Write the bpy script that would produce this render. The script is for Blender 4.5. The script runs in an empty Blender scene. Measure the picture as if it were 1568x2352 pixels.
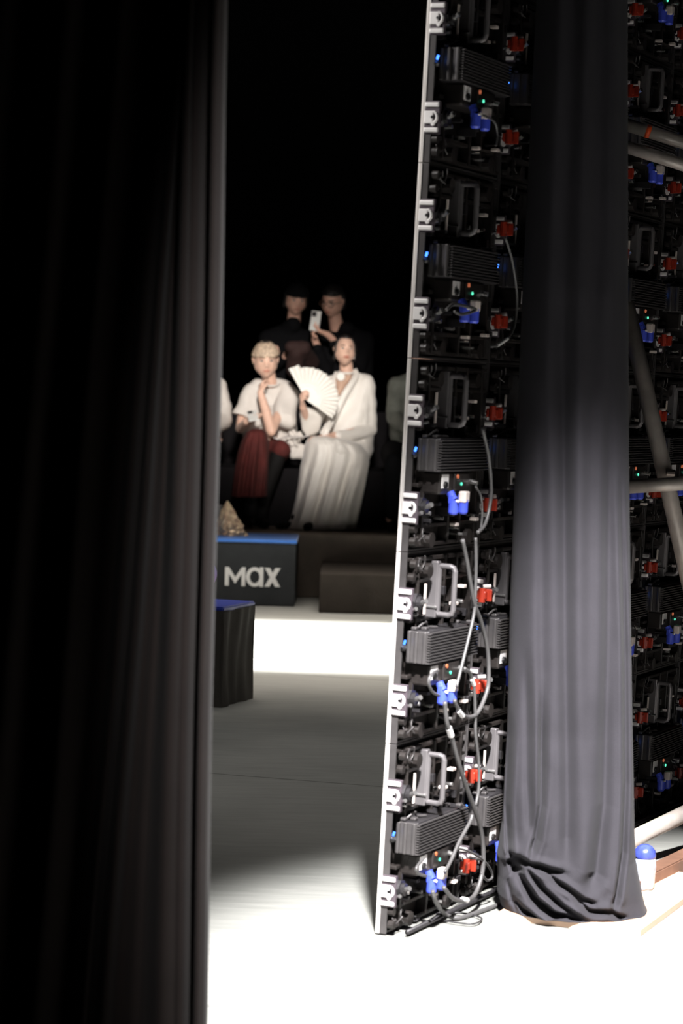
import bpy, bmesh, math, random
import numpy as np
from mathutils import Vector, Matrix, noise
random.seed(4)
S = bpy.context.scene
C = S.collection
V = Vector
# ------------------------------------------------------------------ camera
FPX, CX, CY = 5553.0, 784.0, 1176.0
CAMH = 1.386
pitch, roll = math.radians(2.61), math.radians(1.5)
F = V((0, math.cos(pitch), -math.sin(pitch)))
R0 = V((1, 0, 0)); U0 = V((0, math.sin(pitch), math.cos(pitch)))
RR = R0*math.cos(roll) + U0*math.sin(roll)
UU = U0*math.cos(roll) - R0*math.sin(roll)
CAM = V((0, 0, CAMH))
cd = bpy.data.cameras.new('camera'); cam = bpy.data.objects.new('camera', cd); C.objects.link(cam)
cd.sensor_fit = 'HORIZONTAL'; cd.sensor_width = 24.0; cd.lens = FPX/1568*24.0
cd.clip_end = 200
m = Matrix((RR, UU, -F)).transposed().to_4x4(); m.translation = CAM
cam.matrix_world = m
cd.dof.use_dof = True; cd.dof.focus_distance = 8.2; cd.dof.aperture_fstop = 4.5
S.camera = cam
# ------------------------------------------------------------------ view, world, lights
S.view_settings.view_transform = 'Standard'; S.view_settings.look = 'None'
S.view_settings.gamma = 1; S.view_settings.exposure = 0.0; S.view_settings.use_curve_mapping = False
w = bpy.data.worlds.new('world'); S.world = w; w.use_nodes = True
w.node_tree.nodes['Background'].inputs[0].default_value = (0, 0, 0, 1)
w.node_tree.nodes['Background'].inputs[1].default_value = 0

def area(name, loc, target, sx, sy, power, spread, col=(1, 1, 1)):
    l = bpy.data.lights.new(name, 'AREA'); l.shape = 'RECTANGLE'; l.size = sx; l.size_y = sy
    l.energy = power; l.color = col; l.spread = math.radians(spread)
    o = bpy.data.objects.new(name, l); C.objects.link(o); o.location = loc
    d = V(target)-V(loc)
    o.rotation_euler = d.to_track_quat('-Z', 'Y').to_euler()
    return o
def spot(name, loc, target, power, size, blend, col, radius=0.1):
    l = bpy.data.lights.new(name, 'SPOT'); l.energy = power; l.spot_size = math.radians(size); l.spot_blend = blend
    l.color = col; l.shadow_soft_size = radius
    o = bpy.data.objects.new(name, l); C.objects.link(o); o.location = loc
    d = V(target)-V(loc)
    o.rotation_euler = d.to_track_quat('-Z', 'Y').to_euler()
    return o
# backstage flood from above behind the camera: soft-edged pool on the floor between the curtains
spot('backstage_flood', (0.45, 2.4, 5.0), (1.13, 5.45, 0.0), 12000, 33.6, 0.28, (1.0, 0.985, 0.985), 0.16)
# runway strip light, hard core and softer spill
area('runway_wash', (0.0, 13.75, 6.0), (0.0, 13.75, 0), 7.0, 2.75, 720, 5, (1.0, 0.985, 0.96))
area('runway_spill', (0.0, 13.75, 6.0), (0.0, 13.75, 0), 7.0, 2.75, 300, 46, (1.0, 0.92, 0.83))
# front-of-house spot on the first row
spot('audience_spot', (0.0, 8.0, 4.4), (-0.40, 17.9, 1.52), 5400, 10.8, 0.9, (1.0, 0.93, 0.87), 0.3)
# dim area lights for the panel edges and the runway floor
area('panel_edge_light', (-1.35, 5.95, 3.0), (0.12, 6.3, 1.9), 0.4, 0.4, 7, 70, (1.0, 0.97, 0.94))  # unseen light added to brighten the LED panel side edges
area('mid_floor_light', (-0.3, 9.4, 5.8), (-0.3, 9.4, 0), 2.2, 3.0, 15, 60, (1.0, 0.98, 0.95))

# ------------------------------------------------------------------ pixel helpers
def ray(px, py):
    return F + RR*((px-CX)/FPX) + UU*((CY-py)/FPX)
def P(px, py, Y):
    d = ray(px, py); return CAM + d*(Y/d.y)
def G(px, py, z=0.0):
    d = ray(px, py); return CAM + d*((z-CAMH)/d.z)
def proj(p):
    q = p-CAM; z = q.dot(F)
    return CX+FPX*q.dot(RR)/z, CY-FPX*q.dot(UU)/z

# ------------------------------------------------------------------ materials
def mat(name, col, rough=0.6, metal=0.0, var=0.12, scale=8, bump=0.0, bscale=60, emit=None, estr=0, coat=0, sheen=0, spec=0.5):
    m = bpy.data.materials.new(name); m.use_nodes = True
    nt = m.node_tree; b = nt.nodes['Principled BSDF']
    tc = nt.nodes.new('ShaderNodeTexCoord')
    n = nt.nodes.new('ShaderNodeTexNoise'); n.inputs['Scale'].default_value = scale; n.inputs['Detail'].default_value = 4
    nt.links.new(tc.outputs['Object'], n.inputs['Vector'])
    cr = nt.nodes.new('ShaderNodeValToRGB')
    c = np.array(col[:3])
    cr.color_ramp.elements[0].position = 0.3; cr.color_ramp.elements[1].position = 0.7
    cr.color_ramp.elements[0].color = (*np.clip(c*(1-var), 0, 1), 1)
    cr.color_ramp.elements[1].color = (*np.clip(c*(1+var), 0, 1), 1)
    nt.links.new(n.outputs['Fac'], cr.inputs[0]); nt.links.new(cr.outputs[0], b.inputs['Base Color'])
    b.inputs['Roughness'].default_value = rough; b.inputs['Metallic'].default_value = metal
    b.inputs['Specular IOR Level'].default_value = spec
    if sheen: b.inputs['Sheen Weight'].default_value = sheen
    if coat: b.inputs['Coat Weight'].default_value = coat
    if bump:
        n2 = nt.nodes.new('ShaderNodeTexNoise'); n2.inputs['Scale'].default_value = bscale
        bp = nt.nodes.new('ShaderNodeBump'); bp.inputs['Strength'].default_value = bump; bp.inputs['Distance'].default_value = 0.004
        nt.links.new(tc.outputs['Object'], n2.inputs['Vector']); nt.links.new(n2.outputs['Fac'], bp.inputs['Height'])
        nt.links.new(bp.outputs[0], b.inputs['Normal'])
    if emit:
        b.inputs['Emission Color'].default_value = (*emit, 1); b.inputs['Emission Strength'].default_value = estr
    return m
M = {}
M['hall'] = mat('black_hall_paint', (0.006, 0.006, 0.007), 0.95, spec=0.1)
M['fabric_black'] = mat('black_curtain', (0.030, 0.028, 0.033), 0.9, var=0.1, bump=0.25, bscale=500, sheen=0.03, spec=0.15)
M['fabric_left'] = mat('black_velour_curtain', (0.013, 0.0095, 0.0085), 0.9, var=0.1, bump=0.2, bscale=400, sheen=0.03, spec=0.12)
M['alu'] = mat('brushed_aluminium', (0.62, 0.59, 0.58), 0.38, 0.55, bump=0.1, bscale=90)
M['tube'] = mat('galvanised_tube', (0.36, 0.32, 0.29), 0.4, 0.2, var=0.25, scale=14, bump=0.2, bscale=50)
M['handle'] = mat('handle_aluminium', (0.17, 0.158, 0.162), 0.4, 0.5)
M['edge'] = mat('panel_edge_aluminium', (0.74, 0.70, 0.67), 0.5, 0.1)
M['plate'] = mat('grey_latch_plate', (0.085, 0.068, 0.08), 0.5, 0.3)
M['tab'] = mat('pale_latch_tab', (0.80, 0.77, 0.76), 0.4, 0.1)
M['plastic'] = mat('black_plastic', (0.007, 0.0065, 0.007), 0.4, var=0.3, scale=40, bump=0.4, bscale=80)
M['plastic2'] = mat('brown_black_plastic', (0.016, 0.013, 0.012), 0.42, var=0.3, scale=30, bump=0.4, bscale=60)
M['psu'] = mat('dark_cast_metal', (0.028, 0.026, 0.028), 0.36, 0.3, var=0.15, scale=30)
M['rib'] = mat('grey_cast_metal', (0.065, 0.06, 0.06), 0.4, 0.3, var=0.15, scale=30)
M['steel'] = mat('bright_steel', (0.75, 0.73, 0.72), 0.22, 0.9)
M['blue'] = mat('blue_connector', (0.05, 0.08, 0.58), 0.45, var=0.1, coat=0.2)
M['cream'] = mat('cream_connector', (0.62, 0.54, 0.50), 0.5)
M['red'] = mat('red_lever', (0.27, 0.022, 0.009), 0.4, var=0.2, scale=60)
M['led_blue'] = mat('blue_indicator', (0.02, 0.05, 0.4), 0.3, emit=(0.05, 0.22, 1.0), estr=3.0)
M['led_green'] = mat('green_indicator', (0.02, 0.3, 0.2), 0.3, emit=(0.12, 0.85, 0.52), estr=1.4)
M['led_orange'] = mat('orange_indicator', (0.4, 0.1, 0.04), 0.3, emit=(0.9, 0.25, 0.12), estr=0.35)
M['cable'] = mat('grey_rubber_cable', (0.075, 0.072, 0.072), 0.42, var=0.15, scale=30)
M['cable_dark'] = mat('black_rubber_cable', (0.035, 0.033, 0.035), 0.4)
M['clear'] = mat('pale_plastic_sleeve', (0.7, 0.68, 0.68), 0.35)
M['seat_black'] = mat('black_bench_cloth', (0.040, 0.043, 0.046), 0.85, bump=0.4, bscale=220, spec=0.2)
M['hem'] = mat('lit_hem_grey', (0.12, 0.10, 0.09), 0.85)  # paler than the curtain cloth: light on the hem put into colour
M['cube'] = mat('cube_cloth', (0.075, 0.068, 0.060), 0.8, bump=0.4, bscale=200)
M['step'] = mat('dark_step_carpet', (0.040, 0.034, 0.029), 0.95, bump=0.5, bscale=150, spec=0.1)
M['seat_brown'] = mat('dark_carpet_riser', (0.24, 0.20, 0.17), 0.95, bump=0.5, bscale=150, spec=0.1)
M['tier_black'] = mat('black_tier_cloth', (0.010, 0.009, 0.010), 0.95, spec=0.1)
M['seat_blue'] = mat('blue_seat_cover', (0.05, 0.22, 0.72), 0.45, var=0.1, sheen=0.4)
M['seat_navy'] = mat('deep_blue_seat_cover', (0.015, 0.045, 0.42), 0.5, var=0.1, sheen=0.3)
M['white_print'] = mat('white_print', (0.94, 0.94, 0.93), 0.5, var=0.02)
M['ply'] = mat('plywood', (0.62, 0.42, 0.30), 0.6, var=0.12, scale=5)
M['wood_dark'] = mat('brown_timber', (0.16, 0.08, 0.05), 0.6, var=0.3, scale=9)
M['orange'] = mat('orange_tape', (0.85, 0.10, 0.02), 0.5)
M['skin'] = mat('skin_light', (0.66, 0.42, 0.32), 0.5, var=0.07, scale=30, sheen=0.1)
M['skin2'] = mat('skin_warm', (0.78, 0.46, 0.35), 0.5, var=0.08, scale=30)
M['blond'] = mat('blond_hair', (0.50, 0.38, 0.28), 0.6, var=0.45, scale=55, bump=0.6, bscale=120)
M['hair_dark'] = mat('dark_hair', (0.012, 0.009, 0.008), 0.5, var=0.3, scale=60, bump=0.6, bscale=150)
M['hair_red'] = mat('auburn_hair', (0.09, 0.02, 0.012), 0.5, var=0.3, scale=60, bump=0.6, bscale=150)
M['tee'] = mat('off_white_cotton', (0.62, 0.58, 0.54), 0.85, var=0.04, bump=0.3, bscale=200)
M['dress'] = mat('ivory_satin', (0.74, 0.70, 0.65), 0.5, var=0.03, sheen=0.3)
M['trouser_red'] = mat('dark_red_trousers', (0.075, 0.008, 0.006), 0.85, var=0.2, scale=14, bump=0.3, bscale=120)
M['black_cloth'] = mat('black_clothing', (0.006, 0.006, 0.007), 0.95, spec=0.1)
M['jacket_grey'] = mat('grey_green_jacket', (0.10, 0.105, 0.09), 0.9, var=0.25, scale=14)
M['fan'] = mat('white_fan_silk', (0.78, 0.76, 0.72), 0.6, var=0.04)
M['phone'] = mat('pale_phone_case', (0.78, 0.78, 0.75), 0.3, var=0.02)
M['lens'] = mat('black_glass', (0.01, 0.01, 0.012), 0.1)
M['lips'] = mat('lips', (0.42, 0.12, 0.08), 0.45, var=0.1)
M['brow'] = mat('brow_hair', (0.16, 0.09, 0.06), 0.7)
M['eyewhite'] = mat('eye_white', (0.6, 0.55, 0.52), 0.3)
M['eye'] = mat('dark_iris', (0.02, 0.014, 0.01), 0.2)
M['bronze'] = mat('crumpled_bronze_foil', (0.95, 0.54, 0.36), 0.4, 0.5, var=0.5, scale=26, bump=1.0, bscale=60)
M['shoe_black'] = mat('black_suede', (0.007, 0.0065, 0.0065), 0.75, spec=0.15)
M['bottle_blue'] = mat('blue_plastic_film', (0.05, 0.07, 0.34), 0.25, var=0.3, scale=40)
M['bottle_clear'] = mat('clear_crinkled_plastic', (0.34, 0.37, 0.42), 0.12, var=0.25, scale=45, bump=0.8, bscale=50)

def floor_mat():
    m = bpy.data.materials.new('worn_concrete'); m.use_nodes = True
    nt = m.node_tree; b = nt.nodes['Principled BSDF']; L = nt.links.new
    tc = nt.nodes.new('ShaderNodeTexCoord')
    n1 = nt.nodes.new('ShaderNodeTexNoise'); n1.inputs['Scale'].default_value = 0.8; n1.inputs['Detail'].default_value = 8
    n2 = nt.nodes.new('ShaderNodeTexNoise'); n2.inputs['Scale'].default_value = 9; n2.inputs['Detail'].default_value = 6
    mp = nt.nodes.new('ShaderNodeMapping'); mp.inputs['Scale'].default_value = (0.5, 3.0, 1); mp.inputs['Rotation'].default_value = (0, 0, 0.12)
    L(tc.outputs['Object'], n1.inputs['Vector']); L(tc.outputs['Object'], mp.inputs[0]); L(mp.outputs[0], n2.inputs['Vector'])
    mx = nt.nodes.new('ShaderNodeMath'); mx.operation = 'MULTIPLY_ADD'; mx.inputs[1].default_value = 0.5
    L(n2.outputs['Fac'], mx.inputs[0]); L(n1.outputs['Fac'], mx.inputs[2])
    cr = nt.nodes.new('ShaderNodeValToRGB')
    cr.color_ramp.elements[0].position = 0.5; cr.color_ramp.elements[0].color = (0.18, 0.182, 0.170, 1)
    cr.color_ramp.elements[1].position = 1.0; cr.color_ramp.elements[1].color = (0.29, 0.288, 0.268, 1)
    L(mx.outputs[0], cr.inputs[0])
    # casting joints
    br = nt.nodes.new('ShaderNodeTexBrick'); br.inputs['Scale'].default_value = 1; br.inputs['Mortar Size'].default_value = 0.008
    br.inputs['Brick Width'].default_value = 3.6; br.inputs['Row Height'].default_value = 3.2; br.offset = 0
    mp2 = nt.nodes.new('ShaderNodeMapping'); mp2.inputs['Rotation'].default_value = (0, 0, 0.32); mp2.inputs['Location'].default_value = (0.9, 1.3, 0)
    L(tc.outputs['Object'], mp2.inputs[0]); L(mp2.outputs[0], br.inputs['Vector'])
    mix = nt.nodes.new('ShaderNodeMix'); mix.data_type = 'RGBA'
    L(br.outputs['Fac'], mix.inputs['Factor']); L(cr.outputs[0], mix.inputs['A']); mix.inputs['B'].default_value = (0.13, 0.13, 0.12, 1)
    L(mix.outputs['Result'], b.inputs['Base Color'])
    bp = nt.nodes.new('ShaderNodeBump'); bp.inputs['Strength'].default_value = 0.25; bp.inputs['Distance'].default_value = 0.01
    L(n2.outputs['Fac'], bp.inputs['Height']); L(bp.outputs[0], b.inputs['Normal'])
    b.inputs['Roughness'].default_value = 0.6; b.inputs['Specular IOR Level'].default_value = 0.3
    return m
M['floor'] = floor_mat()
def logo_mat():
    m = bpy.data.materials.new('violet_logo_print'); m.use_nodes = True
    nt = m.node_tree; b = nt.nodes['Principled BSDF']; L = nt.links.new
    tc = nt.nodes.new('ShaderNodeTexCoord'); sx = nt.nodes.new('ShaderNodeSeparateXYZ'); cr = nt.nodes.new('ShaderNodeValToRGB')
    L(tc.outputs['Generated'], sx.inputs[0]); L(sx.outputs['Z'], cr.inputs[0])
    cr.color_ramp.elements[0].color = (0.42, 0.14, 0.48, 1); cr.color_ramp.elements[1].color = (0.20, 0.22, 0.85, 1)
    L(cr.outputs[0], b.inputs['Base Color']); b.inputs['Roughness'].default_value = 0.5
    return m
M['logo'] = logo_mat()

# ------------------------------------------------------------------ object helpers
def mesh_obj(name, bm, material, parent=None, smooth=False):
    me = bpy.data.meshes.new(name); bm.to_mesh(me); bm.free()
    return link(name, me, material, parent, smooth)
def link(name, me, material, parent=None, smooth=False):
    o = bpy.data.objects.new(name, me); C.objects.link(o)
    for x in (material if isinstance(material, (list, tuple)) else [material]): me.materials.append(x)
    if smooth: me.polygons.foreach_set('use_smooth', [True]*len(me.polygons))
    if parent: o.parent = parent
    return o
def empty(name, loc, label, cat, group=None, rot=None):
    o = bpy.data.objects.new(name, None); C.objects.link(o); o.empty_display_size = 0.1
    if isinstance(loc, Matrix): o.matrix_world = loc
    else: o.location = loc
    if rot is not None: o.rotation_euler = rot
    return tag(o, label, cat, group)
def tag(o, label, cat, group=None):
    o['label'] = label; o['category'] = cat
    if group: o['group'] = group
    return o
def struct(o): o['kind'] = 'structure'; return o
def box(bm, lo, hi, bev=0.0, T=None):
    lo, hi = V(lo), V(hi); r = bmesh.ops.create_cube(bm, size=1)
    vs = r['verts']
    for v in vs:
        v.co = V([lo[i] + (v.co[i]+0.5)*(hi[i]-lo[i]) for i in range(3)])
    if bev:
        es = list({e for v in vs for e in v.link_edges})
        rr = bmesh.ops.bevel(bm, geom=es, offset=bev, segments=2, affect='EDGES', profile=0.5)
        vs = rr['verts'] if T is not None else vs
    if T is not None:
        for v in vs: v.co = T @ v.co
def tube(bm, pts, r, n=10, closed=False, cap=True):
    pts = [V(p) for p in pts]; N = len(pts); rings = []
    rs = r if isinstance(r, (list, tuple)) else [r]*N
    up = V((0.13, 0.31, 0.94)).normalized()
    prev = None
    for i, p in enumerate(pts):
        a = pts[(i-1) % N] if (i > 0 or closed) else p; b = pts[(i+1) % N] if (i < N-1 or closed) else p
        t = (b-a).normalized()
        if prev is None: x = up.cross(t).normalized()
        else:
            x = prev - t*prev.dot(t)
            x = x.normalized() if x.length > 1e-6 else up.cross(t).normalized()
        prev = x; y = t.cross(x)
        rings.append([bm.verts.new(p + (x*math.cos(k*2*math.pi/n)+y*math.sin(k*2*math.pi/n))*rs[i]) for k in range(n)])
    for i in range(N if closed else N-1):
        A, B = rings[i], rings[(i+1) % N]
        for k in range(n): bm.faces.new((A[k], A[(k+1) % n], B[(k+1) % n], B[k]))
    if cap and not closed:
        bm.faces.new(rings[0][::-1]); bm.faces.new(rings[-1])
def spline(pts, k=8):
    pts = [V(p) for p in pts]; q = [pts[0]*2-pts[1]] + pts + [pts[-1]*2-pts[-2]]; out = []
    for i in range(1, len(q)-2):
        a, b, c, d = q[i-1:i+3]
        for j in range(k):
            t = j/k
            out.append(0.5*((2*b)+(c-a)*t+(2*a-5*b+4*c-d)*t*t+(3*b-a-3*c+d)*t*t*t))
    out.append(pts[-1]); return out
def cyl(bm, a, b, r, n=20, r2=None): tube(bm, [a, b], [r, r if r2 is None else r2], n)
def bez_box(name, lo, hi, bev, material, parent=None):
    bm = bmesh.new(); box(bm, lo, hi, bev); bmesh.ops.recalc_face_normals(bm, faces=bm.faces)
    return mesh_obj(name, bm, material, parent)

# ------------------------------------------------------------------ room shell
bm = bmesh.new(); box(bm, (-6, -3, -0.05), (7, 25, 0)); struct(mesh_obj('floor', bm, M['floor']))
bm = bmesh.new(); box(bm, (-6, -3, 7.5), (7, 25, 7.6)); struct(mesh_obj('ceiling', bm, M['hall']))
bm = bmesh.new(); box(bm, (-6, 25, 0), (7, 25.1, 7.5)); struct(mesh_obj('wall_back', bm, M['hall']))
bm = bmesh.new(); box(bm, (-6, -3.1, 0), (7, -3, 7.5)); struct(mesh_obj('wall_front', bm, M['hall']))
bm = bmesh.new(); box(bm, (-6.1, -3, 0), (-6, 25, 7.5)); struct(mesh_obj('wall_left', bm, M['hall']))
bm = bmesh.new(); box(bm, (7, -3, 0), (7.1, 25, 7.5)); struct(mesh_obj('wall_right', bm, M['hall']))

# ------------------------------------------------------------------ tiers
T1Z, T2Z, T3Z = 0.45, 0.88, 1.31
def tier(lo, hi, label, mt, name='seating_tier', cat='riser'):
    return tag(bez_box(name, lo, hi, 0.008, mt), label, cat, 'seating tiers')
stepY = G(820, 1410).y
x_step = P(732, 1400, stepY).x
tag(bez_box('step_block', (x_step, stepY, 0), (2.6, 16.98, 0.262), 0.01, M['step']), 'low dark brown carpeted step in front of the seating, beside the lettered bench', 'step')
tier((-3.4, 17.0, 0), (3.6, 17.93, T1Z), 'lowest seating tier with a brown-grey front, under the white gown hem', M['seat_brown'])
tier((-3.4, 17.95, 0), (3.6, 19.18, T2Z), 'middle black seating tier, the one the front row sits on', M['tier_black'])
tier((-3.4, 19.2, 0), (3.6, 20.6, T3Z), 'highest black seating tier behind the front row, under the two men in black', M['tier_black'])

# ------------------------------------------------------------------ lettered bench
bY = G(600, 1392).y
bx1 = P(678, 1320, bY).x; bx0 = bx1-1.75
bench = empty('bench_cube', (0, 0, 0), 'long black bench block with a blue top and white lettering on its front', 'bench')
bez_box('bench_body', (bx0, bY, 0), (bx1, bY+0.78, 0.425), 0.008, M['seat_black'], bench)
bm = bmesh.new()
box(bm, (bx0-0.006, bY-0.006, 0.4255), (bx1+0.006, bY+0.786, 0.448), 0.007)
mesh_obj('seat_cover', bm, M['seat_blue'], bench)
def flat(name, polys, y0, y1, mt, parent):
    """polys: list of (X,Z) outlines extruded from y0 to y1"""
    bm = bmesh.new()
    for pl in polys:
        a = [bm.verts.new((x, y0, z)) for x, z in pl]; b = [bm.verts.new((x, y1, z)) for x, z in pl]
        n = len(pl)
        bm.faces.new(a); bm.faces.new(b[::-1])
        for i in range(n): bm.faces.new((a[i], b[i], b[(i+1) % n], a[(i+1) % n]))
    bmesh.ops.recalc_face_normals(bm, faces=bm.faces)
    return mesh_obj(name, bm, mt, parent)
def pxz(px, py):
    p = P(px, py, bY); return (p.x, p.z)
# letter frame in metres on the bench front
lx0, lzb = pxz(516, 1345); lx1, _ = pxz(643, 1347); lzt = pxz(520, 1302)[1]
Hh = lzt-lzb; Wt = lx1-lx0; st = Hh*0.21
W_M, W_A, W_X = Wt*0.37, Wt*0.315, Wt*0.285
yf, yb = bY-0.004, bY+0.002
def LZ(pts, ox): return [(ox+x, lzb+z) for x, z in pts]
mm = W_M
flat('letter_m', [LZ([(0, 0), (st, 0), (st, Hh*0.62), (mm/2, Hh*0.12), (mm-st, Hh*0.62), (mm-st, 0), (mm, 0), (mm, Hh), (mm-st*0.95, Hh), (mm/2, Hh*0.48), (st*0.95, Hh), (0, Hh)], lx0)], yf, yb, M['white_print'], bench)
ax = lx0+W_M+Wt*0.008; ro = W_A/2; ri = ro-st*0.98; ez = Hh*0.52/ro; ezi = (Hh*0.52-st*0.9)/ri
bm = bmesh.new(); n = 40; rings = []
for (r, y) in ((ro, yf), (ri, yf), (ri, yb), (ro, yb)):
    rings.append([bm.verts.new((ax+ro+r*math.cos(k*2*math.pi/n), y, lzb+Hh*0.5+r*(ez if r == ro else ezi)*math.sin(k*2*math.pi/n))) for k in range(n)])
for i in range(4):
    A, B = rings[i], rings[(i+1) % 4]
    for k in range(n): bm.faces.new((A[k], A[(k+1) % n], B[(k+1) % n], B[k]))
box(bm, (ax+2*ro-st*0.98, yf-0.0005, lzb-Hh*0.02), (ax+2*ro, yb, lzb+Hh*1.02))
bmesh.ops.recalc_face_normals(bm, faces=bm.faces)
mesh_obj('letter_a', bm, M['white_print'], bench)
xx = lx1-W_X; sw = st*1.3
flat('letter_x', [LZ([(0, 0), (sw, 0), (W_X, Hh), (W_X-sw, Hh)], xx)], yf, yb, M['white_print'], bench)
bench_lx = [o for o in bench.children if o.name == 'letter_x'][0]
bm = bmesh.new(); bm.from_mesh(bench_lx.data)
pl = LZ([(0, Hh), (sw, Hh), (W_X, 0), (W_X-sw, 0)], xx)
a = [bm.verts.new((x, yf-0.0006, z)) for x, z in pl]; b = [bm.verts.new((x, yb, z)) for x, z in pl]
bm.faces.new(a); bm.faces.new(b[::-1])
for i in range(4): bm.faces.new((a[i], b[i], b[(i+1) % 4], a[(i+1) % 4]))
bmesh.ops.recalc_face_normals(bm, faces=bm.faces); bm.to_mesh(bench_lx.data); bm.free()
lc = P(464, 1318, bY); bm = bmesh.new(); cyl(bm, (lc.x, yf, lc.z), (lc.x, yb, lc.z), 33/345, 48)
mesh_obj('round_logo', bm, M['logo'], bench)

# near black cube, turned, half behind the left curtain
cA = G(508, 1626); cB = G(581, 1604)
dB = (cB-cA).normalized(); nB = V((-dB.y, dB.x, 0))
L_ = (cB-cA).length
bm = bmesh.new()
nu, nv = 28, 22
def cube_side(bm, A, B, h, off, seed):
    d = B-A; nn = V((d.y, -d.x, 0)).normalized(); rows = []
    for j in range(nv+1):
        z = h*j/nv; row = []
        for i in range(nu+1):
            t = i/nu; e = math.sin(math.pi*t)**0.5 if 0 < t < 1 else 0
            wv = noise.noise(V((t*5+seed, z*2.5, 0)))*off*e + math.sin(t*9+seed+z*3)*off*0.25*e
            wv += -0.010*math.sin(math.pi*j/nv)*0.8
            p = A+d*t+nn*wv; row.append(bm.verts.new((p.x, p.y, z)))
        rows.append(row)
    for j in range(nv):
        for i in range(nu): bm.faces.new((rows[j][i], rows[j][i+1], rows[j+1][i+1], rows[j+1][i]))
wB = 0.62
c1 = cA; c2 = cB; c3 = cB+nB*wB; c4 = cA+nB*wB
Hc = 0.435
for q, (a_, b_) in enumerate(((c1, c2), (c2, c3), (c3, c4), (c4, c1))): cube_side(bm, a_, b_, Hc, 0.02, q*3.1)
bmesh.ops.remove_doubles(bm, verts=bm.verts, dist=0.0015)
cube = empty('cube_seat', (0, 0, 0), 'single black cloth-covered cube seat with a deep blue top, standing before the bright strip', 'seat')
mesh_obj('cloth_body', bm, M['cube'], cube, True)
bm = bmesh.new()
lo = [bm.verts.new(p+V((0, 0, Hc-0.004))) for p in (c1, c2, c3, c4)]; hi = [bm.verts.new(p+V((0, 0, Hc+0.018))) for p in (c1, c2, c3, c4)]
bm.faces.new(lo[::-1]); bm.faces.new(hi)
for i in range(4): bm.faces.new((lo[i], lo[(i+1) % 4], hi[(i+1) % 4], hi[i]))
bmesh.ops.bevel(bm, geom=bm.edges[:], offset=0.006, segments=2, affect='EDGES')
mesh_obj('seat_cover', bm, M['seat_navy'], cube)

# ------------------------------------------------------------------ left curtain
def curtain_left():
    y_a, y_b = 640.0, 2352.0
    cols = [(-700, -420), (-300, -120), (100, 240), (190, 335), (235, 372), (330, 402), (400, 432), (440, 478), (452, 489)]
    cb = [c[0] for c in cols]; ct = [c[1] for c in cols]
    Yc = 4.5; zs = np.linspace(3.6, 0.01, 130)
    na = 420; bx = np.concatenate([np.linspace(-700, 60, 90), np.linspace(62, 452, na)])
    tx = np.interp(bx, cb, ct)
    s = FPX/Yc
    rows = []
    ridges = [(190, 11, 0.030), (235, 13, 0.036), (300, 14, 0.008), (372, 38, 0.060), (412, 12, 0.026), (449, 10, 0.055), (80, 40, 0.05), (-60, 50, 0.06), (-230, 50, 0.06), (-420, 60, 0.06)]
    bm = bmesh.new()
    for z in zs:
        ypx = 1176 - (P(CX, 1176, Yc).z*-1+z)*s  # placeholder replaced below
        ypx = proj(V((-0.3, Yc, z)))[1]
        t = (ypx-y_a)/(y_b-y_a)
        row = []
        for b, tt in zip(bx, tx):
            px = tt+(b-tt)*t
            px += 2.5*math.sin(ypx*0.004+b*0.01)
            p = P(px, ypx, Yc)
            d = sum(A*math.exp(-((b-c)/w_)**2) for c, w_, A in ridges)
            d += 0.004*noise.noise(V((b*0.03, z*0.7, 3)))
            row.append(bm.verts.new((p.x, Yc+0.05-d, z)))
        # turned hem
        e = row[-1].co
        for k in range(1, 9):
            an = k/8*math.pi*0.95
            row.append(bm.verts.new((e.x+0.010*math.sin(an)*1.1, e.y+0.055*(1-math.cos(an)), z)))
        rows.append(row)
    for j in range(len(rows)-1):
        A, B = rows[j], rows[j+1]
        for i in range(len(A)-1): bm.faces.new((A[i], B[i], B[i+1], A[i+1]))
    hm = bmesh.new(); hr = []  # strip over the hem, its paler colour painting the lit edge
    for row in rows: hr.append([hm.verts.new(v.co+V((0.0012, -0.0035, 0))) for v in row[-13:-2]])
    for A, B in zip(hr, hr[1:]):
        for i in range(len(A)-1): hm.faces.new((A[i], B[i], B[i+1], A[i+1]))
    o = mesh_obj('stage_curtain', bm, M['fabric_left'], None, True)
    h = mesh_obj('lit_hem_strip', hm, M['hem'], o, True); h['label'] = 'paler hem strip with its light painted in'
    h.modifiers.new('t', 'SOLIDIFY').thickness = 0.002
    sm = o.modifiers.new('thickness', 'SOLIDIFY'); sm.thickness = 0.004; sm.offset = 1
    tag(o, 'near black curtain filling the left side, its lit hem edge beside the gap', 'curtain')
curtain_left()

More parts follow.
